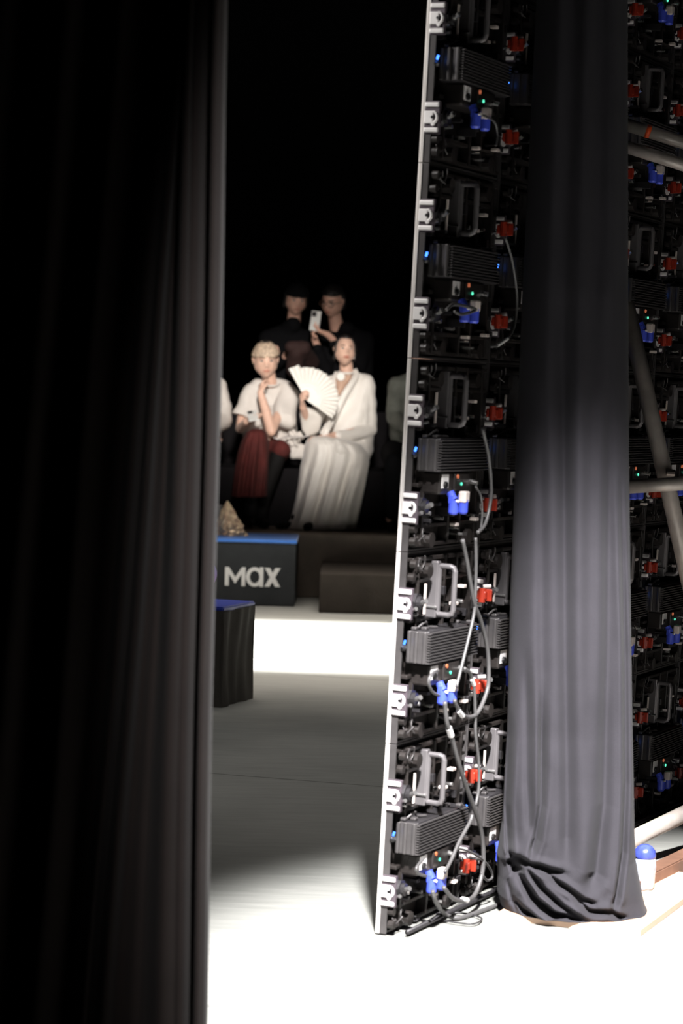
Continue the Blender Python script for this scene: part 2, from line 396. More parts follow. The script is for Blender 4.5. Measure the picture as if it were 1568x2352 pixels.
# ------------------------------------------------------------------ right curtain
def seg_dist(px, py, poly):
    best = np.full(px.shape, 1e9)
    par = np.zeros(px.shape)
    n = len(poly)-1
    for i in range(n):
        ax_, ay_ = poly[i]; bx_, by_ = poly[i+1]
        dx, dy = bx_-ax_, by_-ay_; L2 = dx*dx+dy*dy
        t = np.clip(((px-ax_)*dx+(py-ay_)*dy)/L2, 0, 1)
        d = np.hypot(px-ax_-t*dx, py-ay_-t*dy)
        m_ = d < best
        best = np.where(m_, d, best); par = np.where(m_, (i+t)/n, par)
    return best, par
def curtain_right():
    Yc = 6.62; D = 0.17
    yk = [-400, 700, 1000, 1400, 1700, 1900, 1975, 2020, 2060, 2092, 2130]
    xl = [1250, 1198, 1186, 1170, 1163, 1152, 1140, 1142, 1140, 1150, 1150]
    xr = [1438, 1440, 1441, 1444, 1449, 1453, 1456, 1464, 1472, 1480, 1482]
    zs = np.concatenate([np.linspace(3.4, 0.5, 110), np.linspace(0.49, 0.0, 170)])
    nf, nb = 330, 40
    th = np.concatenate([np.linspace(math.pi, 0, nf), np.linspace(0, -math.pi, nb+2)[1:-1]])
    creases = [([(1172, 1650), (1163, 1850), (1168, 1960), (1180, 1972)], 6, 0.035),
               ([(1210, 1500), (1213, 1800), (1222, 1950)], 11, 0.020), ([(1246, 1600), (1243, 1850), (1232, 1930), (1216, 1975)], 7, 0.028),
               ([(1252, 1850), (1245, 1600), (1246, 900)], 14, 0.016), ([(1298, 700), (1302, 1500), (1306, 1860), (1303, 2000)], 16, 0.030),
               ([(1402, 700), (1398, 1500), (1390, 1850), (1372, 2010), (1350, 2045)], 15, 0.036),
               ([(1425, 1100), (1436, 1500), (1438, 1800), (1432, 1960), (1418, 2060), (1405, 2098)], 6, 0.032),
               ([(1178, 1965), (1215, 1985), (1260, 2000), (1298, 2010)], 7, 0.034),
               ([(1250, 2003), (1290, 2035), (1340, 2068), (1372, 2078)], 6, 0.030),
               ([(1205, 1990), (1245, 2045), (1290, 2085), (1330, 2106)], 6, 0.036),
               ([(1188, 2005), (1225, 2065), (1265, 2100), (1340, 2118)], 8, 0.045),
               ([(1312, 2060), (1350, 2090), (1405, 2100), (1440, 2112)], 6, 0.030),
               ([(1180, 2065), (1200, 2090), (1240, 2118)], 5, 0.025),
               ([(1165, 2020), (1175, 2070), (1190, 2100)], 5, 0.015),
               ([(1165, 1990), (1180, 1985), (1190, 2010)], 15, 0.055)]
    zr = []; co = []
    for z in zs:
        yp = proj(V((0.6, Yc-0.08, z)))[1]
        a = P(np.interp(yp, yk, xl), yp, Yc).x; b = P(np.interp(yp, yk, xr), yp, Yc).x
        for t in th:
            ct, stt = math.cos(t), math.sin(t)
            x = (a+b)/2+(b-a)/2*ct
            dep = D*(1.0+0.35*max(0, 0.5-z)/0.5)
            y = Yc-dep*(abs(stt)**0.75)*(1 if stt > 0 else -1)*(1 if stt > 0 else 0.2)
            # broad vertical folds
            if stt > 0:
                u = (ct+1)/2
                y += 0.012*math.sin(u*21+0.5+0.3*math.sin(z*1.3))*stt*min(1, 0.25+z)
            co.append((x, y, z))
    co = np.array(co)
    q = co-np.array(CAM); zz = q@np.array(F)
    px = CX+FPX*(q@np.array(RR))/zz; py = CY-FPX*(q@np.array(UU))/zz
    front = np.tile(np.sin(th) > 0.02, len(zs))
    disp = np.zeros(len(co))
    for poly, w_, A in creases:
        d, par = seg_dist(px, py, poly)
        fade = np.clip(np.minimum(par, 1-par)*5+0.15, 0, 1)
        disp += A*fade*(np.exp(-(d/w_)**2) - 0.33*np.exp(-((d-2.2*w_)/(w_*1.2))**2))
    disp = np.minimum(disp, 0.075)
    co[:, 1] += np.where(front, disp, 0)
    # rumpled hem
    for i in range(len(co)):
        if co[i, 2] < 0.12 and front[i]:
            k = 1-co[i, 2]/0.12
            co[i, 1] -= 0.02*k*(noise.noise(V((co[i, 0]*22, 1, co[i, 2]*12)))+0.3)
            co[i, 2] = max(co[i, 2]+0.012*k*noise.noise(V((co[i, 0]*25, 7, 2))), 0.019 if co[i, 2] < 0.019 else 0)
        elif co[i, 2] < 0.019: co[i, 2] = 0.019
    nt = len(th)
    faces = [(j*nt+i, j*nt+(i+1) % nt, (j+1)*nt+(i+1) % nt, (j+1)*nt+i) for j in range(len(zs)-1) for i in range(nt)]
    me = bpy.data.meshes.new('draped_curtain'); me.from_pydata(co.tolist(), [], faces); me.flip_normals()
    o = link('draped_curtain', me, M['fabric_black'], None, True)
    tag(o, 'tall black fabric drape hanging to a plywood board, gathered folds at its foot', 'curtain')
curtain_right()

# plywood base board
a, b, c = G(1140, 2112), G(1470, 2152), G(1640, 2025)
d_ = a+(c-b); bm = bmesh.new()
lo = [bm.verts.new((p.x, p.y, 0.001)) for p in (a, b, c, d_)]; hi = [bm.verts.new((p.x, p.y, 0.018)) for p in (a, b, c, d_)]
bm.faces.new(lo[::-1]); bm.faces.new(hi)
for i in range(4): bm.faces.new((lo[i], lo[(i+1) % 4], hi[(i+1) % 4], hi[i]))
bmesh.ops.recalc_face_normals(bm, faces=bm.faces)
tag(mesh_obj('plywood_board', bm, M['ply']), 'thin plywood base board on the floor under the black drape', 'board')

# ------------------------------------------------------------------ LED wall
foot = G(858, 2148); foot.z = 0.004
dv = V((0.42, 0.907, 0)).normalized(); lean = math.radians(1.8)
nv_ = V((dv.y, -dv.x, 0))
upv = (V((0, 0, 1))*math.cos(lean)+nv_*math.sin(lean))
yv = upv.cross(dv)     # local +Y (towards the LED face); back side is local -Y
WM = Matrix((dv, yv, upv)).transposed().to_4x4(); WM.translation = foot
back_n = -yv
def wallpt(px, py, w_):
    d = ray(px, py); o0 = foot+back_n*w_
    return CAM+d*((o0-CAM).dot(back_n)/d.dot(back_n))
def L(u, w_, v): return V((u, -w_, v))
def lbox(bm, u0, u1, w0, w1, v0, v1, bev=0.0): box(bm, (u0, -w1, v0), (u1, -w0, v1), bev)

def build_cabinet():
    t = empty('led_cabinet', WM, '', 'led panel')
    def part(name, fn, mt, parent=t, smooth=False):
        bm = bmesh.new(); fn(bm); bmesh.ops.recalc_face_normals(bm, faces=bm.faces)
        return mesh_obj(name, bm, mt, parent, smooth)
    part('led_screen', lambda b: lbox(b, 0.008, 0.499, 0, 0.006, 0.001, 0.499, 0.0008), M['edge'])
    part('backplate', lambda b: lbox(b, 0.010, 0.496, 0.0062, 0.0075, 0.004, 0.496), M['plastic'])
    def fr(b):
        lbox(b, 0.0085, 0.014, 0.0078, 0.030, 0.001, 0.499, 0.0008)
        lbox(b, 0.494, 0.4995, 0.0078, 0.030, 0.001, 0.499, 0.0008)
        lbox(b, 0.012, 0.494, 0.0078, 0.026, 0.001, 0.006)
        lbox(b, 0.012, 0.494, 0.0078, 0.026, 0.494, 0.499)
    part('frame', fr, M['rib'])
    part('inner_panel', lambda b: lbox(b, 0.014, 0.493, 0.009, 0.016, 0.007, 0.493), M['plastic2'])
    def lip(b): lbox(b, 0.0060, 0.0120, 0.0078, 0.0115, 0.0015, 0.4985, 0.0006)
    part('edge_trim', lip, M['edge'])
    def ribs(b):
        for v in (0.012, 0.062, 0.168, 0.245, 0.315, 0.418, 0.474): lbox(b, 0.03, 0.47, 0.016, 0.040, v, v+0.010, 0.002)
        for u in (0.06, 0.24, 0.32, 0.43): lbox(b, u, u+0.010, 0.016, 0.044, 0.015, 0.485, 0.002)
        for (u, v) in ((0.10, 0.03), (0.36, 0.03), (0.10, 0.45), (0.36, 0.45)): cyl(b, L(u, 0.016, v), L(u, 0.06, v), 0.02, 12)
    part('rib_grid', ribs, M['plastic2'])
    rnd = random.Random(11)
    # latches on the side edge
    for v in (0.115, 0.366):
        def plate(b): lbox(b, 0.0060, 0.019, 0.0118, 0.052, v-0.042, v+0.042, 0.002)
        pl = part('side_latch', plate, M['plate'])
        for s_ in (-1, 1):
            part('latch_tab', lambda b: lbox(b, 0.0008, 0.0068, 0.0118, 0.051, v+s_*0.032-0.006, v+s_*0.032+0.006, 0.003), M['tab'], pl)
        def lock(b):
            lbox(b, 0.0006, 0.0068, 0.0118, 0.036, v-0.016, v+0.016, 0.002)
            # D shaped eye
            pts = [L(0.0045, 0.036+0.010*math.cos(k/16*2*math.pi), v+0.0135*math.sin(k/16*2*math.pi)) for k in range(16)]
            tube(b, pts, 0.0038, 8, closed=True)
            cyl(b, L(0.0006, 0.036, v-0.017), L(0.006, 0.036, v-0.017), 0.005, 10)
        part('lock_eye', lock, M['tab'], pl, False)
        part('keyhole', lambda b: cyl(b, L(0.0003, 0.034, v), L(0.005, 0.034, v), 0.0042, 10), M['plastic'], pl)
        # corner fast lock (hex housing) on the back
        def hexh(b):
            cyl(b, L(0.035, 0.028, v+0.004), L(0.035, 0.058, v+0.004), 0.026, 6)
            cyl(b, L(0.035, 0.058, v+0.004), L(0.035, 0.068, v+0.004), 0.017, 14)
        hx = part('corner_lock', hexh, M['psu'])
        def pin(b):
            cyl(b, L(0.036, 0.062, v+0.002), L(0.024, 0.084, v+0.012), 0.0065, 12)
            cyl(b, L(0.022, 0.052, v-0.014), L(0.014, 0.062, v-0.010), 0.005, 10)
            cyl(b, L(0.034, 0.060, v), L(0.020, 0.056, v-0.013), 0.003, 8)
        part('lock_pin', pin, M['steel'], hx)
        def lever(b):
            lbox(b, 0.446, 0.476, 0.052, 0.082, v-0.013, v+0.011, 0.004)
            cyl(b, L(0.452, 0.07, v-0.020), L(0.452, 0.07, v+0.018), 0.010, 10)
            lbox(b, 0.462, 0.470, 0.075, 0.094, v-0.018, v+0.016, 0.003)
        rl = part('red_lever', lever, M['red'])
        part('lever_stub', lambda b: cyl(b, L(0.482, 0.060, v+0.02), L(0.494, 0.078, v+0.022), 0.0055, 10), M['cream'], rl)
    # joint brackets near the top and bottom corner
    for (u, w0, v, a_) in ((0.012, 0.036, 0.028, 0.5), (0.016, 0.040, 0.470, -0.4), (0.02, 0.03, 0.06, 1.2), (0.02, 0.034, 0.435, 0.2)):
        def knuckle(b):
            p0 = L(u, w0, v); p1 = p0+V((0.02*math.cos(a_), -0.012, 0.02*math.sin(a_)))
            cyl(b, p0, p1, 0.008, 10, 0.005)
            cyl(b, p0, p0+V((0, -0.016, 0)), 0.011, 12)
        part('corner_bracket', knuckle, M['plastic2'])
    for q in range(5):
        u, v = 0.02+0.05*rnd.random(), (0.03 if q % 2 else 0.45)+0.03*rnd.random()
        pts = [L(u+0.02*math.cos(k*1.1+q), 0.046+0.004*k, v+0.020*math.sin(k*1.1+q)*(1 if k % 2 else 0.5)) for k in range(4)]
        part('wire', lambda b: tube(b, spline(pts, 6), 0.0018, 6), M['rib'], smooth=True)
    # power supply
    def psu(b): lbox(b, 0.040, 0.375, 0.030, 0.092, 0.210, 0.298, 0.004)
    ps = part('power_supply', psu, M['psu'])
    def fins(b):
        for k in range(11): lbox(b, 0.043, 0.373, 0.0915, 0.098, 0.2125+k*0.0078, 0.2155+k*0.0078)
    part('cooling_fin', fins, M['rib'], ps)
    def sribs(b):
        lbox(b, 0.034, 0.0405, 0.032, 0.090, 0.212, 0.296, 0.002)
        for w0 in (0.034, 0.054, 0.078): lbox(b, 0.028, 0.0405, w0, w0+0.010, 0.212, 0.296, 0.003)
        for k in range(12): lbox(b, 0.034, 0.0402, 0.086, 0.098, 0.2135+k*0.0068, 0.217+k*0.0068)
    part('end_rib', sribs, M['rib'], ps)
    for (u, w0) in ((0.035, 0.04), (0.055, 0.06), (0.30, 0.05), (0.33, 0.075)):
        part('top_clip', lambda b: lbox(b, u, u+0.022, w0, w0+0.016, 0.2975, 0.306, 0.003), M['rib'], ps)
    part('top_lead', lambda b: tube(b, spline([L(0.05, 0.05, 0.300), L(0.075, 0.065, 0.318), L(0.10, 0.06, 0.304), L(0.13, 0.075, 0.302)], 5), 0.003, 6), M['rib'], ps)
    def hub(b):
        lbox(b, 0.06, 0.29, 0.020, 0.090, 0.152, 0.2095, 0.006)
        lbox(b, 0.145, 0.25, 0.085, 0.096, 0.160, 0.205, 0.003)
    hb = part('hub_box', hub, M['plastic2'])
    part('port_label', lambda b: lbox(b, 0.066, 0.112, 0.0885, 0.0915, 0.168, 0.204), M['tab'], hb)
    part('port_socket', lambda b: cyl(b, L(0.086, 0.09, 0.177), L(0.086, 0.098, 0.177), 0.009, 14), M['plastic'], hb)
    part('green_indicator', lambda b: cyl(b, L(0.188, 0.095, 0.178), L(0.188, 0.0985, 0.178), 0.0042, 12), M['led_green'], hb)
    part('orange_indicator', lambda b: cyl(b, L(0.160, 0.095, 0.198), L(0.160, 0.099, 0.198), 0.0055, 12), M['led_orange'], hb)
    part('silver_plug', lambda b: cyl(b, L(0.262, 0.085, 0.185), L(0.262, 0.112, 0.179), 0.0065, 12), M['steel'], hb)
    # blue power connectors
    for q, (u, w0) in enumerate(((0.122, 0.105), (0.180, 0.108))):
        def con(b):
            cyl(b, L(u, w0, 0.105), L(u, w0, 0.138), 0.0135, 18); cyl(b, L(u, w0, 0.100), L(u, w0, 0.105), 0.010, 18, 0.0135)
            if q == 0: cyl(b, L(u, w0, 0.138), L(u, w0-0.012, 0.158), 0.011, 14)
            lbox(b, u-0.012, u+0.012, w0-0.012, w0+0.002, 0.128, 0.152, 0.003)
        cn = part('power_connector', con, M['blue'])
        if q == 1: part('connector_collar', lambda b: lbox(b, u-0.016, u+0.014, w0-0.008, w0+0.013, 0.130, 0.160, 0.004), M['cream'], cn)
        else: part('release_button', lambda b: cyl(b, L(u-0.008, w0+0.011, 0.136), L(u-0.010, w0+0.017, 0.136), 0.0035, 10), M['tab'], cn)
    # handle
    def hand(b):
        for (u, r) in ((0.16, 0.0075),):
            c0 = [(0.064, 0.460), (0.092, 0.460), (0.101, 0.457), (0.105, 0.448), (0.105, 0.345), (0.101, 0.336), (0.092, 0.332), (0.064, 0.332), (0.060, 0.338), (0.060, 0.454)]
            pts = [L(u, a_, v_) for a_, v_ in c0]
            tube(b, pts, r, 10, closed=True)
        lbox(b, 0.150, 0.172, 0.030, 0.060, 0.322, 0.472, 0.003)
    h_ = part('handle', hand, M['handle'], smooth=False)
    part('yellowed_strip', lambda b: lbox(b, 0.098, 0.106, 0.046, 0.050, 0.335, 0.415), M['cream'], h_)
    # blue indicator
    part('blue_indicator', lambda b: cyl(b, L(0.008, 0.036, 0.262), L(0.005, 0.040, 0.272), 0.0032, 8), M['led_blue'])
    def knob(b): cyl(b, L(0.010, 0.034, 0.250), L(0.006, 0.038, 0.256), 0.008, 12)
    part('knob', knob, M['plastic'])
    # fan grille and circuits under the box
    for q in range(14):
        u, v = 0.06+0.4*((q*0.381) % 1), (rnd.uniform(0.02, 0.12) if q % 2 else rnd.uniform(0.31, 0.47))
        sx, sz, h = rnd.uniform(0.01, 0.035), rnd.uniform(0.008, 0.022), rnd.uniform(0.015, 0.05)
        part('circuit_block', lambda b: lbox(b, u, u+sx, 0.016, 0.02+h, v, min(v+sz, 0.493), 0.0015), M['psu'])
    for q in range(10):
        u, v = 0.05+0.42*((q*0.618) % 1), (rnd.uniform(0.02, 0.12) if q % 2 else rnd.uniform(0.32, 0.48))
        w0 = rnd.uniform(0.05, 0.068); rr = 0.0032+0.0025*rnd.random()
        part('screw', lambda b: cyl(b, L(u, 0.02, v), L(u, w0, v), rr, 8), M['steel'])
    for (u, v, w0) in ((0.30, 0.345, 0.055), (0.34, 0.39, 0.06), (0.26, 0.06, 0.06), (0.40, 0.07, 0.06)):
        part('cable_clip', lambda b: lbox(b, u, u+0.022, w0-0.02, w0, v, v+0.009, 0.002), M['cream'])
    return t
ROWN = ['bottom row', 'second row up', 'third row up', 'fourth row up', 'fifth row up', 'top row']
COLN = ['nearest left-edge column', 'column beside the left edge column', 'column behind the black drape, left half', 'column behind the black drape, right half', 'column just right of the drape', 'farthest right column']
proto = build_cabinet()
def copy_tree(o, parent=None):
    c = o.copy(); C.objects.link(c)
    if parent: c.parent = parent; c.matrix_parent_inverse = o.matrix_parent_inverse.copy()
    for ch in [x for x in allobs if x.parent == o]: copy_tree(ch, c)
    return c
allobs = list(C.objects)
NC, NR = 6, 6
for ci in range(NC):
    for ri in range(NR):
        o = proto if (ci == 0 and ri == 0) else copy_tree(proto)
        o.matrix_world = WM @ Matrix.Translation((ci*0.5, 0, ri*0.5))
        o['label'] = 'rear of black LED wall cabinet, %s, %s' % (COLN[ci], ROWN[ri])
        o['group'] = 'LED wall cabinets'

# ------------------------------------------------------------------ cables
def cable(pts, r, label, mt='cable', w_=0.13, plugs=(), name='cable', sleeves=()):
    pp = [p if isinstance(p, Vector) else wallpt(p[0], p[1], p[2] if len(p) > 2 else w_) for p in pts]
    bm = bmesh.new(); tube(bm, spline(pp, 8), r, 10)
    if not sleeves:
        return tag(mesh_obj(name, bm, M[mt], None, True), label, 'cable')
    e = empty(name, pp[0], label, 'cable')
    def off(o):
        o.parent = e; o.matrix_parent_inverse = Matrix.Translation(-pp[0])
    off(mesh_obj('cable_jacket', bm, M[mt], None, True))
    for (a_, b_, rr) in sleeves:
        bm = bmesh.new(); cyl(bm, wallpt(*a_, w_), wallpt(*b_, w_), rr*0.85, 12); off(mesh_obj('plug_sleeve', bm, M['clear']))
    return e
cable([(1160, 545), (1176, 600), (1187, 680), (1182, 745), (1165, 778), (1146, 792), (1128, 796)], 0.0035, 'thin dark cable curving past the upper red lever, white plug at its end', 'cable', 0.14, sleeves=[((1164, 778), (1142, 793), 0.006)])
cable([(1108, 985), (1122, 1050), (1128, 1120), (1124, 1165), (1113, 1205), (1096, 1224)], 0.005, 'grey cable arcing down beside the middle blue connectors', 'cable')
cable([(1092, 1118), (1104, 1140), (1107, 1180), (1104, 1215)], 0.003, 'short thin grey cable hanging from the middle silver plug', 'cable')
cable([(1062, 1240), (1072, 1290), (1082, 1350), (1090, 1390), (1105, 1430), (1119, 1490), (1122, 1560), (1114, 1600), (1094, 1640), (1070, 1646), (1050, 1625), (1043, 1608)], 0.0058, 'long thick grey cable looping to the blue connectors below the finned box', 'cable', sleeves=[((1062, 1645), (1052, 1632), 0.008)])
cable([(1092, 1235), (1093, 1300), (1091, 1370), (1088, 1410), (1076, 1465), (1060, 1530), (1048, 1578)], 0.0045, 'straight grey cable slanting left across the fourth finned box', 'cable')
cable([(1021, 1612), (1026, 1660), (1036, 1690), (1052, 1750), (1070, 1805), (1088, 1855), (1104, 1905), (1110, 1960), (1106, 2010), (1090, 2055), (1068, 2069), (1040, 2063), (1018, 2038)], 0.0062, 'longest thick grey cable running down the lower LED wall and looping near the floor', 'cable', sleeves=[((1030, 1672), (1036, 1690), 0.010), ((1062, 2066), (1072, 2068), 0.009)])
cable([(1066, 1535), (1078, 1545), (1088, 1575), (1091, 1640), (1092, 1690), (1099, 1750), (1099, 1810), (1092, 1850)], 0.0045, 'thin grey cable hanging straight past the two lower red levers', 'cable', sleeves=[((1083, 1560), (1088, 1573), 0.007)])
cable([(1084, 1872), (1078, 1890), (1056, 1930), (1036, 1975), (1021, 2004)], 0.005, 'pale straight cable slanting across the lowest finned box', 'cable')
cable([(1006, 1540, 0.094), (992, 1548), (984, 1566), (992, 1588), (1008, 1598)], 0.004, 'small cable loop left of the fourth pair of blue connectors', 'cable', 0.112)
cable([(972, 1972), (958, 1990), (956, 2000), (964, 2008), (978, 2012)], 0.004, 'small cable loop left of the lowest pair of blue connectors', 'cable')
cable([(1050, 1948), (1075, 1955), (1105, 1972), (1125, 1995), (1130, 2015), (1118, 2022), (1105, 2005)], 0.0035, 'thin grey cable looping around the lowest red lever', 'cable')
cable([(1025, 712), (1040, 700), (1072, 704), (1092, 712), (1060, 722), (1044, 716)], 0.004, 'thin cable loop hooked over the upper pair of blue connectors', 'cable', 0.135)
cable([(1110, 265), (1135, 280), (1142, 310), (1138, 335)], 0.003, 'thin cable hanging beside the topmost blue connectors', 'cable')
def fl(px, py, z=0.008): p = G(px, py, z); return p
cable([wallpt(993, 2046, 0.12), wallpt(1000, 2070, 0.12), fl(1022, 2100, 0.02), fl(1055, 2108), fl(1100, 2094), fl(1150, 2076)], 0.006, 'thick grey cable lying on the bright floor towards the drape', 'cable')
cable([fl(995, 2108), fl(1010, 2098), fl(1040, 2096), fl(1080, 2100), fl(1106, 2110), fl(1085, 2122), fl(1030, 2116), fl(998, 2108)], 0.0025, 'thin wire loop lying on the bright floor at the LED wall foot', 'cable_dark')
# steel kerb rail under the wall and crumpled film at its foot
bm = bmesh.new(); tube(bm, [WM@L(0.02, 0.085, 0.012), WM@L(0.9, 0.085, 0.012), WM@L(2.9, 0.085, 0.012)], 0.007, 10)
tag(mesh_obj('base_rail', bm, M['psu'], None, True), 'dark metal rail on the floor along the LED wall foot', 'rail')
def film(px, py, r, label, seed):
    p = G(px, py, 0.0); bm = bmesh.new(); bmesh.ops.create_icosphere(bm, subdivisions=4, radius=1)
    for v in bm.verts:
        k = 1+0.5*noise.noise(v.co*2.2+V((seed, 0, 0)))+0.25*noise.noise(v.co*6+V((seed, 3, 0)))
        v.co = V((v.co.x*r*k, v.co.y*r*k, max(0.001, (v.co.z*0.55*k+0.5)*r)))+p
    tag(mesh_obj('crumpled_tape', bm, M['psu']), label, 'tape')
film(897, 2134, 0.024, 'crumpled dark tape wad at the very corner of the LED wall foot', 1)
film(930, 2120, 0.030, 'crumpled dark tape wad beside the corner wad at the LED wall foot', 5)

# ------------------------------------------------------------------ scaffold tubes on the right
fr = empty('scaffold_frame', P(1500, 1900, 7.35)*1.0, 'galvanised steel tube frame standing behind the black drape on the right', 'frame')
base = fr.location.copy(); fr.location.z = 0; base.z = 0
def ftube(name, a_, b_, r, mt='tube', parent=fr):
    bm = bmesh.new(); tube(bm, [V(a_)-base, V(b_)-base], r, 24); o = mesh_obj(name, bm, M[mt], None, False)
    for p in o.data.polygons: p.use_smooth = len(p.vertices) == 4
    o.parent = parent; return o
t1 = ftube('tube', P(1425, 282, 7.3), P(1640, 350, 7.3), 0.0195)
q0, q1 = P(1425, 282, 7.3), P(1640, 350, 7.3)
ftube('orange_tape', q0.lerp(q1, 0.265), q0.lerp(q1, 0.315), 0.0200, 'orange', t1)
ftube('tube', P(1425, 333, 7.25), P(1640, 402, 7.25), 0.0185)
ftube('tube', P(1437, 696, 7.2), P(1640, 1590, 7.2), 0.0245)
ftube('tube', P(1425, 1119, 7.12), P(1640, 1106, 7.12), 0.0205)
zA, zB = P(1400, 1953, 7.15), P(1640, 1836, 7.6)
ftube('tube', zA, zB, 0.026)
up0 = P(1600, 1950, 7.5)
ftube('upright', V((up0.x, up0.y, 0.0)), V((up0.x, up0.y, 3.0)), 0.0245)
bm = bmesh.new()
a_, b_ = P(1538, 1090, 7.2)-base, P(1552, 1120, 7.15)-base
cyl(bm, P(1530, 1085, 7.17)-base, P(1549, 1086, 7.17)-base, 0.010, 8)
o = mesh_obj('clamp_bolt', bm, M['tube']); o.parent = fr
# floor beam and timber block
def beam(pxa, pxb, z, hw, mt, name, label, cat):
    A, B = G(*pxa, z), G(*pxb, z); d = (B-A).normalized(); s_ = V((d.y, -d.x, 0)); bm = bmesh.new()
    prof = [(-hw, 0.002), (hw, 0.002), (hw, z*1.0), (-hw, z*1.0)]
    ra = [bm.verts.new(V((A.x, A.y, 0))+s_*x+V((0, 0, h))) for x, h in prof]; rb = [bm.verts.new(V((B.x, B.y, 0))+s_*x+V((0, 0, h))) for x, h in prof]
    bm.faces.new(ra); bm.faces.new(rb[::-1])
    for i in range(4): bm.faces.new((ra[i], ra[(i+1) % 4], rb[(i+1) % 4], rb[i]))
    bmesh.ops.recalc_face_normals(bm, faces=bm.faces); bmesh.ops.bevel(bm, geom=bm.edges[:], offset=0.004, segments=2, affect='EDGES')
    tag(mesh_obj(name, bm, M[mt]), label, cat)
beam((1440, 2022), (1640, 1925), 0.05, 0.03, 'wood_dark', 'floor_beam', 'brown floor beam running back under the steel tube on the right', 'beam')
# wrapped bottle
bp_ = G(1478, 2056, 0.0)
bt = empty('water_bottle', bp_, 'crinkled plastic bottle with a blue film top, on the board beside the drape foot', 'bottle')
bt.location.z = 0.0185; bt.scale = (0.8, 0.8, 1.0)
bm = bmesh.new(); prof = [(0.0, 0), (0.036, 0.002), (0.040, 0.02), (0.037, 0.045), (0.041, 0.07), (0.038, 0.092)]
def lathe(bm, prof, n=28, nz=0.0, seed=0, oz=0):
    rings = []
    for r, z in prof:
        ring = []
        for k in range(n):
            a_ = k*2*math.pi/n; rr = r*(1+nz*noise.noise(V((math.cos(a_)*2, math.sin(a_)*2, z*60+seed))))
            ring.append(bm.verts.new((rr*math.cos(a_), rr*math.sin(a_), z+oz)))
        rings.append(ring)
    for A, B in zip(rings, rings[1:]):
        for k in range(n): bm.faces.new((A[k], A[(k+1) % n], B[(k+1) % n], B[k]))
    bm.faces.new(rings[0][::-1]); bm.faces.new(rings[-1])
lathe(bm, [(0.03, 0), (0.036, 0.003), (0.040, 0.02), (0.036, 0.045), (0.041, 0.065), (0.037, 0.088)], nz=0.22)
mesh_obj('bottle_body', bm, M['bottle_clear'], bt, True)
bm = bmesh.new(); lathe(bm, [(0.037, 0.0885), (0.039, 0.095), (0.036, 0.110), (0.026, 0.122), (0.012, 0.128)], nz=0.12)
mesh_obj('blue_wrap', bm, M['bottle_blue'], bt, True)

# ------------------------------------------------------------------ people
def sphere_pts(c, r, sc=(1, 1, 1)):
    out = []
    for i in range(7):
        ph = math.pi*i/6
        for k in range(12 if 0 < i < 6 else 1):
            a_ = k*math.pi/6
            out.append(V(c)+V((r*sc[0]*math.sin(ph)*math.cos(a_), r*sc[1]*math.sin(ph)*math.sin(a_), r*sc[2]*math.cos(ph))))
    return out
def hull(bm, pts):
    vs = [bm.verts.new(p) for p in pts]
    r = bmesh.ops.convex_hull(bm, input=vs)
    junk = [g for g in r['geom_interior']+r['geom_unused'] if isinstance(g, bmesh.types.BMVert)]
    if junk: bmesh.ops.delete(bm, geom=list(set(junk)), context='VERTS')
def caps(bm, *nodes):
    """chain of (point, radius)"""
    for (a_, ra), (b_, rb) in zip(nodes, nodes[1:]): hull(bm, sphere_pts(a_, ra)+sphere_pts(b_, rb))
def frus(bm, a_, b_, ra, rb):
    t = (V(b_)-V(a_)).normalized(); x = t.orthogonal().normalized(); y = t.cross(x); pts = []
    for c, r in ((V(a_), ra), (V(b_), rb)):
        for k in range(20): pts.append(c+(x*math.cos(k*math.pi/10)+y*math.sin(k*math.pi/10))*r)
    hull(bm, pts)
def fuse(name, bm, vox, mt, parent, sm=4, disp=None):
    me = bpy.data.meshes.new(name); bm.to_mesh(me); bm.free()
    o = bpy.data.objects.new(name, me); C.objects.link(o)
    r = o.modifiers.new('r', 'REMESH'); r.mode = 'VOXEL'; r.voxel_size = vox
    if sm: s_ = o.modifiers.new('s', 'SMOOTH'); s_.iterations = sm; s_.factor = 0.5
    dg = bpy.context.evaluated_depsgraph_get(); me2 = bpy.data.meshes.new_from_object(o.evaluated_get(dg))
    o.modifiers.clear(); o.data = me2; me2.name = name; bpy.data.meshes.remove(me)
    me2.materials.clear(); me2.materials.append(mt)
    if disp:
        n = len(me2.vertices); nn = [v.normal.copy() for v in me2.vertices]
        for v, q in zip(me2.vertices, nn): v.co += q*disp(v.co)
    me2.polygons.foreach_set('use_smooth', [True]*len(me2.polygons))
    if parent:
        o.parent = parent; o.matrix_parent_inverse = Matrix.Translation(-parent.location)
    return o
def keep(o, parent):
    o.parent = parent; o.matrix_parent_inverse = Matrix.Translation(-parent.location); return o
def g2(a_, b_, c_, d_): return math.exp(-(a_/b_)**2-(c_/d_)**2)
